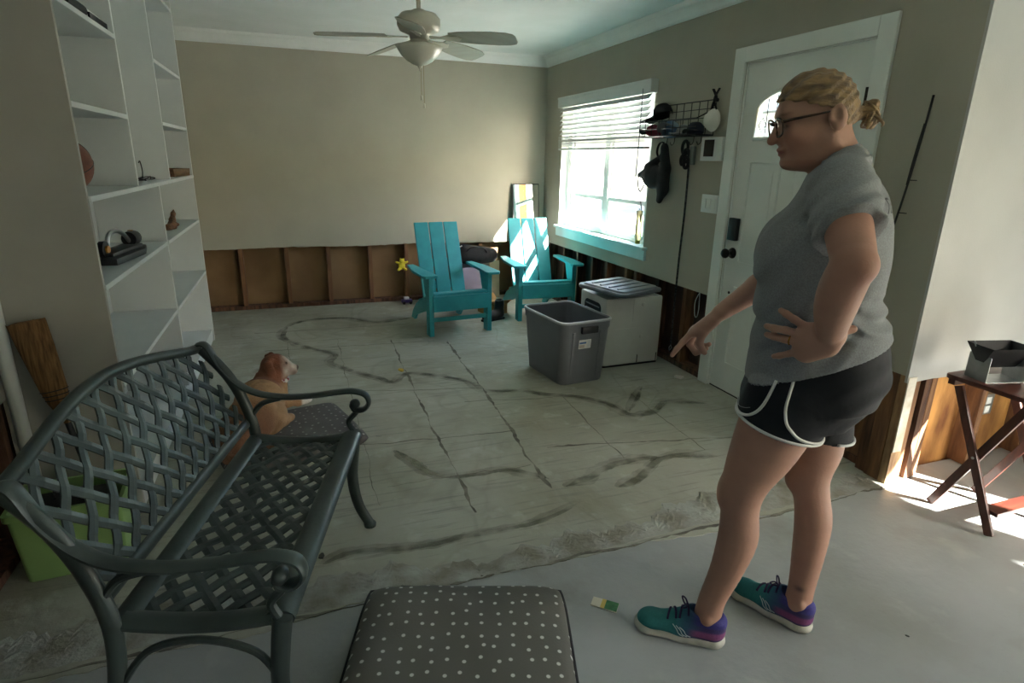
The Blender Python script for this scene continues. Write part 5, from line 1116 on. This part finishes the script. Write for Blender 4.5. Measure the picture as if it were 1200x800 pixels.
def dog_paint(P):
    c = np.tile(np.array(lin('#a5805a')), (len(P), 1)); x, y, z = P.T
    c = blend(c, P, 0.75*np.exp(-(((P-np.array((0.03, 0.02, 0.08)))/np.array((0.09, 0.10, 0.08)))**2).sum(1)), '#cdb08a')
    c = blend(c, P, smooth(z, 0.17, 0.215)*(y > 0.1), '#7b4a31'); c = blend(c, P, 0.8*smooth(y, -0.05, -0.16), '#66402a')
    w = 0.5+0.5*np.sin(x*60+y*37)*np.sin(z*70+x*30)
    c = blend(c, P, (0.35+0.65*w)*smooth(x, 0.075, 0.112)*smooth(z, 0.20, 0.225)*(y < 0.30), '#cfc7bc')
    c = blend(c, P, smooth(x, 0.161, 0.167)*smooth(z, 0.235, 0.248)*(y < 0.30), '#2a2220')
    for s in (-1, 1): c = blend(c, P, np.exp(-(((P-np.array((0.113, 0.247+s*0.037, 0.292)))/0.0075)**2).sum(1))*1.2, '#1d1512')
    mott = 0.5+0.5*np.sin(x*95+2*np.sin(y*60))*np.sin(z*85+1.5*np.sin(x*70)+y*40)
    c = blend(c, P, 0.35*mott*smooth(z, 0.2, 0.25), '#4a2c1c'); c = blend(c, P, 0.22*mott*(z < 0.2), '#7d5334')
    c = blend(c, P, smooth(x, 0.165, 0.18)*(z < 0.1), '#dfdad2'); c = blend(c, P, 0.7*smooth(y, 0.10, 0.125)*smooth(x, 0.085, 0.10)*(y < 0.16)*(z < 0.05), '#d9cbb8'); return c
M_fur = mat('short_dog_fur', '#ffffff', 0.85, scale=40, attr='paint', contrast=(0.3, 0.7), bump=0.9, bscale=120, bstretch=(1, 1, 2.5))
Dg.mesh('body', M_fur, dog, dog_paint)
colr = MB().tube([(0.036+0.080*math.cos(a), 0.238+0.078*math.sin(a), 0.212-0.020*math.cos(a)) for a in np.linspace(0, 2*PI, 33)[:-1]], 0.010, 8, closed=True, flat=(1.2, 0.45)).build('collar', mat('patterned_collar', '#7a2f3c', 0.7, col2='#c9c3c0', scale=45, contrast=(0.45, 0.55)), dog, smooth=True)
MB().lathe([(0.0, -0.002), (0.013, -0.0015), (0.013, 0.0015), (0.0, 0.002)], (0.05, 0.158, 0.20), 14, 'y').build('collar_tag', mat('pink_tag', '#b7678f', 0.4), colr)

# ================================================================== things on the bookcase
M_ball = mat('worn_brown_rubber', '#7a4630', 0.6, col2='#663826', scale=30, bump=0.3, bscale=300)
ball = thing('basketball', 'worn brown basketball on the middle shelf', 'ball', (-0.82, 2.80, 1.2905))
MB().lathe([(0.103*math.sin(PI*i/20), 0.103-0.103*math.cos(PI*i/20)) for i in range(21)], n=32).build('rubber_skin', M_ball, ball, smooth=True)
for ax in ('z', 'x', 'y'):
    pts = [(0.1032*math.cos(a), 0.1032*math.sin(a), 0) for a in np.linspace(0, 2*PI, 49)[:-1]]
    Mr = {'z': Matrix.Identity(4), 'x': rot('X', 90), 'y': rot('Y', 90)}[ax]
    MB().tube(pts, 0.0016, 5, closed=True).xf(tr(0, 0, 0.103) @ rot('X', 25) @ rot('Z', 30) @ Mr).build('seam', M_blackpl, ball)
M_wood = mat('brown_wood', '#7d5c3a', 0.6, col2='#5a3f27', scale=6, stretch=(8, 1, 8), bump=0.15, bscale=40)
bxo = thing('wooden_tray', 'shallow brown wooden tray on the middle shelf beside the wall', 'tray', (-0.80, 4.83, 1.2905), math.radians(-6))
MB().box((-0.09, -0.19, 0.0), (0.09, 0.19, 0.012), 0.002).build('base', M_wood, bxo)
for x in (-1, 1): MB().prism([(-0.19, 0.012), (0.19, 0.012), (0.205, 0.05), (-0.205, 0.05)], 0.01, Matrix(((0, 0, 1, x*0.085-0.005), (1, 0, 0, 0), (0, 1, 0, 0), (0, 0, 0, 1)))).build('side', M_wood, bxo)
for y in (-1, 1): MB().box((-0.08, y*0.188-0.006, 0.012), (0.08, y*0.188+0.006, 0.05), 0.002).build('end', M_wood, bxo)
wst = thing('wire_stand', 'thin black wire stand on the middle shelf', 'stand', (-0.80, 4.02, 1.2905))
MB().tube(bez([(-0.05, -0.08, 0.003), (0.0, 0.0, 0.012), (0.02, 0.09, 0.004), (0.04, 0.13, 0.010), (0.0, 0.12, 0.018), (-0.03, 0.03, 0.010), (0.03, -0.07, 0.004)], 6), 0.003, 6).build('base_wire', M_black, wst)
MB().tube(bez([(0.0, 0.0, 0.012), (0.004, 0.008, 0.05), (0.0, 0.015, 0.09), (0.0, -0.005, 0.108), (-0.003, -0.02, 0.098)], 6), 0.003, 6).build('upright_wire', M_black, wst)
MB().tube(bez([(-0.04, -0.10, 0.006), (0.01, -0.02, 0.004), (0.03, 0.05, 0.022), (0.02, 0.11, 0.006)], 6), 0.003, 6).build('cross_wire', M_black, wst)
dw = SDF((-0.10, -0.18, -0.02), (0.10, 0.18, 0.16), 0.005)
dw.chain([(0.0, -0.13, 0.018), (0.01, -0.05, 0.016), (0.0, 0.03, 0.022), (-0.005, 0.08, 0.045), (0.0, 0.115, 0.085), (0.0, 0.145, 0.105)], [0.022, 0.026, 0.025, 0.019, 0.013, 0.006], 0.015); dw.chain([(0.0, 0.0, 0.02), (0.03, 0.05, 0.018)], [0.02, 0.01], 0.01); dw.cut((0, 0, 0.0), (0, 0, -1))
o = dw.mesh('driftwood', mat('weathered_driftwood', '#7f5d42', 0.9, col2='#553c2a', scale=14, stretch=(5, 1, 5), bump=0.5, bscale=60)); o.location = (-0.775, 4.53, 0.9655); tag(o, 'curved brown piece of driftwood on the lower bookcase shelf', 'driftwood')
sp = thing('lawn_sprinkler', 'black oscillating lawn sprinkler with silver tube on the lower shelf', 'sprinkler', (-0.79, 3.27, 0.9655), math.radians(-8))
MB().prism([(-0.075, -0.24), (0.075, -0.24), (0.075, 0.10), (0.03, 0.24), (-0.03, 0.24), (-0.075, 0.10)], 0.03, None, 0.008).build('base', mat('dark_plastic', '#26282c', 0.5), sp, smooth='auto')
MB().box((-0.045, -0.19, 0.03), (0.045, 0.16, 0.048), 0.008).build('deck', MATS['dark_plastic'], sp, smooth='auto')
MB().tube(bez([(0, -0.13, 0.06), (0, -0.10, 0.115), (0, -0.02, 0.128), (0, 0.06, 0.105), (0, 0.12, 0.06)], 6), 0.010, 10).build('spray_tube', M_chrome, sp, smooth=True)
mo = MB().lathe([(0.0, -0.04), (0.034, -0.036), (0.038, 0.0), (0.034, 0.036), (0.0, 0.04)], (0.0, 0.15, 0.072), 20, 'y').build('motor', M_blackpl, sp, smooth='auto')
MB().lathe([(0.0, -0.012), (0.036, -0.012), (0.038, 0.012), (0.0, 0.014)], (0.0, -0.17, 0.062), 20, 'x').build('hose_coupling', M_blackpl, sp, smooth='auto')
MB().lathe([(0.0, 0.0), (0.017, 0.0), (0.017, 0.008), (0.0, 0.008)], (0.0145, -0.17, 0.062), 16, 'x').build('coupling_ring', mat('orange_ring', '#b57a2c', 0.5), sp)
MB().tube([(0, 0.15, 0.105), (0.0, 0.15, 0.112)], 0.012, 12).build('dial', mat('brown_dial', '#8a6a3a', 0.5), sp)
tl = thing('caulking_gun', 'black and white caulking gun lying on the top left shelf', 'tool', (-0.722, 3.06, 1.9455), math.radians(0))
MB().tube([(0, -0.26, 0.025), (0, -0.04, 0.025)], 0.024, 12).build('barrel', M_blackpl, tl, smooth='auto')
MB().tube([(0, -0.04, 0.025), (0, 0.17, 0.022)], 0.022, 14).build('cartridge', M_trim, tl, smooth='auto')
MB().tube([(0, 0.17, 0.022), (0, 0.29, 0.018)], [0.014, 0.004], 10).build('nozzle', M_trim, tl, smooth='auto')
MB().bar((0.028, -0.05, 0.012), (0.028, 0.20, 0.012), 0.008, 0.02).build('frame_rail', M_blackpl, tl)
MB().bar((0.0, -0.2, 0.02), (-0.09, -0.25, 0.012), 0.02, 0.02).build('grip', M_blackpl, tl)

# ================================================================== things on the window wall
wbk = thing('wire_basket', 'black wire wall basket full of caps beside the window blind', 'basket', (XW-0.002, 3.65, 1.615))
def wire(pts, r=0.0028, name='wire', closed=False): return MB().tube(pts, r, 6, closed=closed).build(name, M_black, wbk)
ya, yb_, xd, hb, hf = -0.30, 0.38, -0.135, 0.215, 0.10
wire([(0, ya, 0), (0, yb_, 0), (0, yb_, hb), (0, ya, hb)], 0.004, 'back_frame', True)
wire([(0, ya, 0.002), (xd, ya, 0.002), (xd, yb_, 0.002), (0, yb_, 0.002)], 0.004, 'bottom_frame')
wire([(0, ya, hb*0.75), (xd, ya, hf), (xd, yb_, hf), (0, yb_, hb*0.75)], 0.004, 'top_frame')
for i in range(1, 8):
    y = ya+(yb_-ya)*i/8; wire([(0, y, hb), (0, y, 0.002), (xd, y, 0.002), (xd, y, hf)])
for z in (0.055, 0.11, 0.165): wire([(0, ya, z), (0, yb_, z)])
for z in (0.05,): wire([(xd, ya, z), (xd, yb_, z)])
for y in (-0.20, -0.12, 0.10, 0.19): wire(bez([(-0.012, y, -0.0), (-0.015, y, -0.04), (-0.035, y, -0.055), (-0.045, y, -0.035)], 4), 0.003, 'hook')
M_capblk = mat('black_cap_cloth', '#1b1c1f', 0.9, bump=0.2, bscale=120); M_capblue = mat('blue_cap_cloth', '#4c6f9a', 0.9, col2='#7f8fa4', scale=10, bump=0.2, bscale=120); M_capred = mat('raspberry_cap_cloth', '#8a3a4c', 0.9, bump=0.2, bscale=120); M_capgrey = mat('grey_mesh_cap', '#85888a', 0.9, bump=0.2, bscale=120); M_capnavy = mat('navy_cap_cloth', '#23293a', 0.9, bump=0.2, bscale=120)
def cap(label, loc, rot_, m_crown, m_brim, sc=1.0):
    t = thing('cap', label, 'cap', loc, 0, 'caps in the wire basket'); t.rotation_euler = rot_; t.scale = (sc, sc, sc)
    MB().lathe([(0.078, 0.0), (0.080, 0.02), (0.074, 0.055), (0.052, 0.083), (0.02, 0.094), (0.0, 0.096)], n=24).build('crown', m_crown, t, smooth=True)
    n = 15; bm = bmesh.new(); A = [bm.verts.new((0.078*math.cos(a), 0.078*math.sin(a), 0.004)) for a in np.linspace(-1.1, 1.1, n)]; B = [bm.verts.new((0.078*math.cos(a)+0.072*math.cos(a*0.75), 0.078*math.sin(a)*1.02, -0.006-0.012*abs(a))) for a in np.linspace(-1.1, 1.1, n)]
    for i in range(n-1): bm.faces.new((A[i], A[i+1], B[i+1], B[i]))
    r = bmesh.ops.extrude_face_region(bm, geom=bm.faces[:]); bmesh.ops.translate(bm, vec=(0, 0, 0.004), verts=[g for g in r['geom'] if isinstance(g, bmesh.types.BMVert)]); bmesh.ops.recalc_face_normals(bm, faces=bm.faces[:])
    me = bpy.data.meshes.new('brim'); bm.to_mesh(me); bm.free(); me.materials.append(m_brim); link('brim', me, t)
    MB().lathe([(0.0, 0.094), (0.007, 0.096), (0.0, 0.101)], n=10).build('button', m_brim, t, smooth=True); return t
cap('black cap on top of the pile in the wire basket', (2.505, 3.84, 1.758), (0.35, 0.25, 2.6), M_capblk, M_capblk, 0.86)
cap('blue and grey cap at the front of the wire basket', (2.495, 3.72, 1.645), (0.5, -0.5, 3.3), M_capblue, M_capgrey, 0.78)
cap('raspberry cap at the window end of the wire basket', (2.500, 3.95, 1.635), (0.2, -0.35, 2.9), M_capred, M_capblk, 0.72)
cap('navy cap at the door end of the wire basket', (2.495, 3.44, 1.632), (0.15, -0.2, 3.4), M_capnavy, M_capblk, 0.70)
cap('pale grey cap lying flat in the middle of the wire basket', (2.495, 3.57, 1.628), (0.1, -0.1, 2.4), M_capgrey, M_capgrey, 0.62)
mk_ = thing('dust_mask', 'white cup dust mask hanging by black straps above the wall panel', 'mask', (2.545, 3.335, 1.705))
MB().lathe([(0.0, -0.055), (0.025, -0.052), (0.05, -0.036), (0.066, -0.010), (0.070, 0.0), (0.066, 0.004)], n=28, axis='x').build('cup', mat('white_mask_felt', '#d8d6cc', 0.9, bump=0.1, bscale=150), mk_, smooth=True)
for s in (-1, 1): MB().tube(bez([(0.0, s*0.028, 0.055), (-0.006, s*0.006, 0.10), (0.0, -s*0.006, 0.135), (0.0, s*0.030, 0.185)], 6), 0.008, 6, flat=(0.4, 1.3)).build('strap', M_blackcloth, mk_)
MB().lathe([(0.0, -0.03), (0.012, -0.028), (0.012, 0.0), (0.0, 0.0)], (0.020, 0, 0.12), 12, 'x').build('wall_peg', M_black, mk_)
# shoulder bag with straps
bag = thing('shoulder_bag', 'black shoulder bag hanging by its straps from the wire basket', 'bag', (2.515, 3.80, 1.18))
Bg = SDF((-0.13, -0.26, -0.06), (0.07, 0.40, 0.44), 0.006)
Bg.chain([(-0.015, -0.02, 0.36), (-0.02, -0.06, 0.22), (-0.02, -0.05, 0.08), (-0.015, -0.01, 0.005)], [0.035, 0.045, 0.05, 0.028], 0.02, ((1, 0, 0), 0.7)); Bg.ell((-0.02, 0.07, 0.16), (0.05, 0.14, 0.085), 0.03); Bg.cone((-0.02, 0.12, 0.18), (-0.015, 0.29, 0.17), 0.07, 0.016, 0.03, ((1, 0, 0), 0.6)); Bg.cone((-0.02, 0.0, 0.30), (-0.02, 0.16, 0.23), 0.02, 0.03, 0.02)
Bg.mesh('pouch', M_blackcloth, bag)
MB().tube(bez([(-0.02, 0.015, 0.27), (-0.025, 0.055, 0.33), (-0.02, 0.045, 0.385), (-0.018, 0.0, 0.40), (-0.018, -0.03, 0.36)], 6), 0.010, 6, flat=(0.4, 1)).build('strap', M_blackcloth, bag)
MB().tube(bez([(-0.02, 0.29, 0.165), (-0.02, 0.285, 0.09), (-0.025, 0.24, 0.05), (-0.02, 0.20, 0.10)], 6), 0.006, 6).build('loop', M_blackcloth, bag)
ld = thing('lanyard', 'black cord with a pale yellow tube hanging in front of the window', 'lanyard', (2.51, 4.045, 0.86))
MB().tube(bez([(-0.01, 0.0, 0.37), (0.0, 0.01, 0.30), (0.0, -0.005, 0.25), (0.0, -0.012, 0.14), (0.0, 0.02, 0.24)], 6), 0.004, 6).build('cord', M_blackcloth, ld)
MB().lathe([(0.0, 0.0), (0.022, 0.0), (0.026, 0.02), (0.025, 0.10), (0.021, 0.17), (0.026, 0.225), (0.0, 0.23)], (0, 0.01, 0.0), 16).build('tube', mat('pale_yellow_tube', '#e6dfb0', 0.4, col2='#ddd5a2', scale=20, trans=0.7), ld, smooth='auto')
MB().lathe([(0.0, -0.03), (0.018, -0.028), (0.02, 0.0), (0.0, 0.001)], (0, 0.01, 0.0), 16).build('cap', mat('lime_cap', '#a3b83a', 0.5), ld, smooth='auto')
# leash with its bundle
ls = thing('dog_leash', 'dark chain leash hanging from a hook nearly to the floor', 'leash', (2.552, 3.55, 0.13))
MB().tube(bez([(0, 0.03, 1.37), (-0.01, -0.01, 1.32), (-0.005, -0.012, 1.0), (0, 0.005, 0.6), (0, 0.0, 0.02)], 10), 0.0075, 6, flat=(0.6, 1)).build('strap', mat('dark_braided_leash', '#3b3d40', 0.8, col2='#15161a', scale=60, contrast=(0.45, 0.55)), ls)
for i, (y, z, r_) in enumerate(((0.03, 1.41, 0.045), (0.0, 1.36, 0.042), (-0.012, 1.315, 0.036), (0.02, 1.33, 0.03))):
    MB().tube([(-0.022-0.006*i, y+r_*0.7*math.cos(a), z+r_*math.sin(a)) for a in np.linspace(0, 2*PI, 17)[:-1]], 0.011, 6, closed=True).build('coil', M_blackcloth, ls, smooth=True)
MB().box((-0.03, -0.075, 1.30), (-0.005, -0.035, 1.42), 0.006).build('bag_holder', mat('grey_green_plastic', '#5f6b66', 0.5), ls)
MB().tube([(0.0, 0.0, 0.02), (-0.012, 0.0, 0.0), (0.0, 0.012, -0.03), (0.01, 0.0, -0.005)], 0.004, 6, closed=True).build('clip', M_chrome, ls)
th = thing('wall_panel', 'white wall control panel with a black screen beside the door', 'control panel', (XW, 3.322, 1.53))
MB().box((-0.026, -0.105, -0.072), (-0.0005, 0.105, 0.072), 0.005).build('casing', M_trim, th, smooth='auto')
MB().box((-0.029, -0.028, -0.045), (-0.0262, 0.07, 0.058), 0.001).build('screen', mat('black_screen', '#101214', 0.15), th)
MB().box((-0.0285, -0.098, -0.066), (-0.0262, -0.060, 0.066), 0.001).build('side_strip', M_door, th)
sw = thing('light_switch', 'white triple light switch plate on the wall next to the door', 'light switch', (XW, 3.305, 1.19))
MB().box((-0.007, -0.082, -0.058), (-0.0005, 0.082, 0.058), 0.003).build('plate', M_trim, sw, smooth='auto')
for y in (-0.046, 0.0, 0.046): MB().box((-0.0115, y-0.016, -0.033), (-0.0072, y+0.016, 0.033), 0.002, tr(0, 0, 0) @ rot('Y', 0)).build('rocker', M_door, sw)
cb = thing('cable', 'thin black cable hanging down the wall edge behind the woman', 'cable', (2.522, 1.90, 1.15))
MB().tube(bez([(0.0, -0.006, 0.58), (-0.003, 0.0, 0.47), (-0.004, 0.012, 0.33), (-0.003, 0.03, 0.18), (-0.003, 0.052, 0.03)], 6), 0.0045, 6).build('cord', M_blackpl, cb)
MB().tube(bez([(-0.006, 0.002, 0.47), (-0.008, 0.016, 0.33), (-0.006, 0.026, 0.22)], 6), 0.0045, 6).build('second_cord', M_blackpl, cb)
for z, y in ((0.24, 0.02), (0.10, 0.035)): MB().box((-0.004, y-0.03, z-0.002), (0.003, y+0.004, z+0.002)).build('staple', M_blackpl, cb)
wc = MB().tube(bez([(2.60, 3.335, 0.60), (2.595, 3.375, 0.52), (2.595, 3.37, 0.43), (2.595, 3.345, 0.41), (2.595, 3.33, 0.47), (2.60, 3.345, 0.60)], 6), 0.0028, 6).build('cable_loop', M_trim); tag(wc, 'loop of thin white cable hanging in the open stud bay by the door', 'cable')
ob = thing('outlet_box', 'silver electrical box on the bare plywood behind the tray table', 'electrical box', (3.20, YE+0.07, 0.31))
MB().box((-0.045, -0.03, -0.055), (0.045, 0.03, 0.055), 0.004).build('box', M_chrome, ob)
for z in (-0.024, 0.024): MB().box((-0.018, -0.036, z-0.018), (0.018, -0.0305, z+0.018), 0.002).build('socket', M_trim, ob)
MB().tube(bez([(0, 0, 0.055), (0.01, -0.005, 0.10), (-0.02, 0.0, 0.13), (-0.03, 0.0, 0.2)], 5), 0.007, 6).build('cable_stub', M_trim, ob)

# ================================================================== clutter between the chairs
lb = thing('laundry_bin', 'pale lavender plastic bin between the two turquoise chairs', 'bin', (1.60, 5.74, 0), math.radians(8))
loop_stack([(0.24, 0.26, 0.04, 0.0), (0.30, 0.32, 0.05, 0.40), (0.315, 0.335, 0.05, 0.402), (0.315, 0.335, 0.05, 0.42), (0.29, 0.31, 0.045, 0.42), (0.285, 0.305, 0.045, 0.39), (0.23, 0.25, 0.035, 0.008)], 'body', mat('lavender_plastic', '#b9adc4', 0.5), lb)
bd = thing('duffel_bag', 'black duffel bag slumped on the lavender bin', 'bag', (1.70, 5.76, 0.4215))
Bd = SDF((-0.28, -0.17, -0.02), (0.28, 0.17, 0.26), 0.008)
Bd.cone((-0.14, 0, 0.115), (0.15, 0.0, 0.085), 0.092, 0.075, 0.02); Bd.ell((-0.02, 0, 0.075), (0.20, 0.12, 0.075), 0.03); Bd.cut((0, 0, 0.0), (0, 0, -1)); Bd.mesh('shell', M_blackcloth, bd)
MB().tube(bez([(-0.12, -0.08, 0.14), (-0.08, -0.13, 0.19), (0.04, -0.13, 0.17), (0.09, -0.07, 0.12)], 6), 0.010, 6, flat=(0.4, 1)).build('strap', M_blackcloth, bd)
MB().tube(bez([(-0.23, -0.02, 0.10), (-0.21, -0.06, 0.17), (-0.17, -0.08, 0.20)], 6), 0.006, 6).build('rope_handle', M_trim, bd)
for i, (x, y, w, h_, m_, lbl, rz) in enumerate(((1.90, 6.06, 0.17, 0.52, mat('grey_board', '#9b9a95', 0.7), 'grey board leaning on the studs behind the duffel bag', 6), (1.985, 6.02, 0.11, 0.40, mat('cream_board', '#b8ab8b', 0.7), 'short cream plank leaning on the studs beside the corner chair', -4))):
    o = MB().box((-w/2, -0.006, 0), (w/2, 0.006, h_), 0.001, rot('X', -4)).build('leaning_board', m_); o.location = (x, y, 0); o.rotation_euler = (0, 0, math.radians(rz)); tag(o, lbl, 'board')
cbx = thing('cardboard_box', 'flattened open cardboard box on the floor between the chairs', 'box', (1.76, 5.40, 0), math.radians(12))
MB().box((-0.11, -0.10, 0.0), (0.11, 0.10, 0.10), 0.002).build('carton', mat('tan_cardboard', '#b08d5e', 0.9, col2='#a28052', scale=10), cbx)
for s in (-1, 1): MB().box((-0.11, 0, 0), (0.11, 0.09, 0.003), 0.0, tr(0, s*0.10, 0.101) @ rot('X', 35 if s > 0 else 145)).build('flap', MATS['tan_cardboard'], cbx)
bk_ = thing('work_boot', 'black work boot on the floor between the chairs', 'boot', (1.74, 5.14, 0), math.radians(200))
Bt = SDF((-0.08, -0.07, 0.0), (0.26, 0.07, 0.22), 0.006); Bt.cone((0.0, 0, 0.05), (0.15, 0, 0.045), 0.045, 0.042, 0.02); Bt.cone((0.0, 0, 0.06), (-0.005, 0, 0.16), 0.042, 0.045, 0.03); Bt.ell((0.0, 0, 0.20), (0.035, 0.032, 0.04), 0.005, op='-'); Bt.cut((0, 0, 0.014), (0, 0, -1)); Bt.mesh('upper', mat('black_leather', '#1c1b1b', 0.45), bk_)
MB().prism([(-0.045, -0.035), (0.16, -0.043), (0.195, -0.02), (0.195, 0.02), (0.16, 0.043), (-0.045, 0.035)], 0.02, None, 0.004).build('sole', M_blackpl, bk_)
ty = SDF((-0.09, -0.06, -0.02), (0.09, 0.06, 0.16), 0.004)
ty.ell((0, 0, 0.045), (0.035, 0.03, 0.040), 0.01); ty.ell((0.005, -0.005, 0.095), (0.026, 0.024, 0.024), 0.01)
for s in (-1, 1): ty.cone((s*0.02, -0.005, 0.07), (s*0.058, -0.01, 0.085), 0.013, 0.010, 0.008); ty.cone((s*0.018, -0.01, 0.02), (s*0.04, -0.03, 0.008), 0.015, 0.012, 0.008); ty.ell((s*0.018+0.005, -0.005, 0.118), (0.009, 0.006, 0.010), 0.004)
o = ty.mesh('soft_toy', mat('yellow_plush', '#d9c93a', 0.95, col2='#c9b730', scale=30, bump=0.4, bscale=120)); o.location = (1.005, 6.13, 0.325); tag(o, 'small yellow soft toy wedged beside a bare wall stud', 'toy')
MB().box((0.985, YB+0.02, 0.30), (1.04, YB+0.085, 0.324)).build('blocking', M_stud, wb)
ty2 = thing('toy_car', 'small purple and white toy on the floor at the back wall', 'toy', (1.02, 5.985, 0))
MB().box((-0.055, -0.032, 0.012), (0.055, 0.032, 0.045), 0.010).build('car_body', mat('purple_plastic', '#4a3a7a', 0.4), ty2, smooth='auto'); MB().box((-0.03, -0.026, 0.045), (0.022, 0.026, 0.072), 0.008).build('cabin', mat('white_plastic', '#cfcfd4', 0.4), ty2, smooth='auto')
for x in (-0.034, 0.034):
    for y in (-0.034, 0.034): MB().lathe([(0.0, -0.006), (0.015, -0.006), (0.015, 0.006), (0.0, 0.006)], (x, y, 0.015), 14, 'y').build('wheel', M_blackpl, ty2)

# ================================================================== litter on the floor
pk = thing('seed_packet', 'small white and green paper packet lying on the front floor', 'packet', (0.887, 1.456, -0.003), math.radians(-42))
MB().box((-0.045, -0.022, 0.0), (0.045, 0.022, 0.004), 0.001).build('packet_back', mat('cream_paper', '#cfcbb8', 0.7), pk)
MB().box((0.002, -0.0215, 0.0042), (0.0445, 0.0215, 0.0050)).build('green_print', mat('green_print', '#3f7d4d', 0.6, col2='#2f6a40', scale=60), pk); MB().box((-0.012, -0.0215, 0.0042), (0.0018, 0.0215, 0.0050)).build('yellow_print', mat('yellow_print', '#c9b25a', 0.6), pk)
def chip(name, label, cat, loc, size, material, seed):
    g = np.random.default_rng(seed); n = 7; P = [(size*(0.6+0.5*g.random())*math.cos(2*PI*k/n), size*(0.35+0.3*g.random())*math.sin(2*PI*k/n)) for k in range(n)]
    o = MB().prism(P, size*0.22, None, size*0.05).build(name, material); o.location = loc; o.rotation_euler = (0, 0, g.random()*6); tag(o, label, cat)
chip('paper_scrap', 'yellow scrap on the bare concrete in the middle of the room', 'scrap', (0.621, 3.98, 0.0013), 0.035, mat('yellow_scrap', '#c7a63a', 0.8), 1)
chip('paper_scrap', 'white crumpled scrap on the floor beside the door frame', 'scrap', (2.45, 3.27, 0.0013), 0.05, mat('white_scrap', '#d5d3cc', 0.8), 2)
chip('rubber_scrap', 'black scrap on the floor between bench and cushion', 'scrap', (-0.01, 2.01, 0.008), 0.022, M_blackpl, 3)
chip('plaster_chip', 'pale plaster chip on the old concrete below the first joint crossing', 'debris', (0.33, 2.98, 0.0013), 0.014, M_ridge, 4)
chip('plaster_chip', 'small dark chip on the front floor to the right of the woman', 'debris', (1.75, 1.02, -0.003), 0.008, M_blackpl, 5)
chip('plaster_chip', 'dark chip on the sunlit patch beneath the tray table edge', 'debris', (2.52, 1.13, -0.003), 0.009, M_studdk, 6)
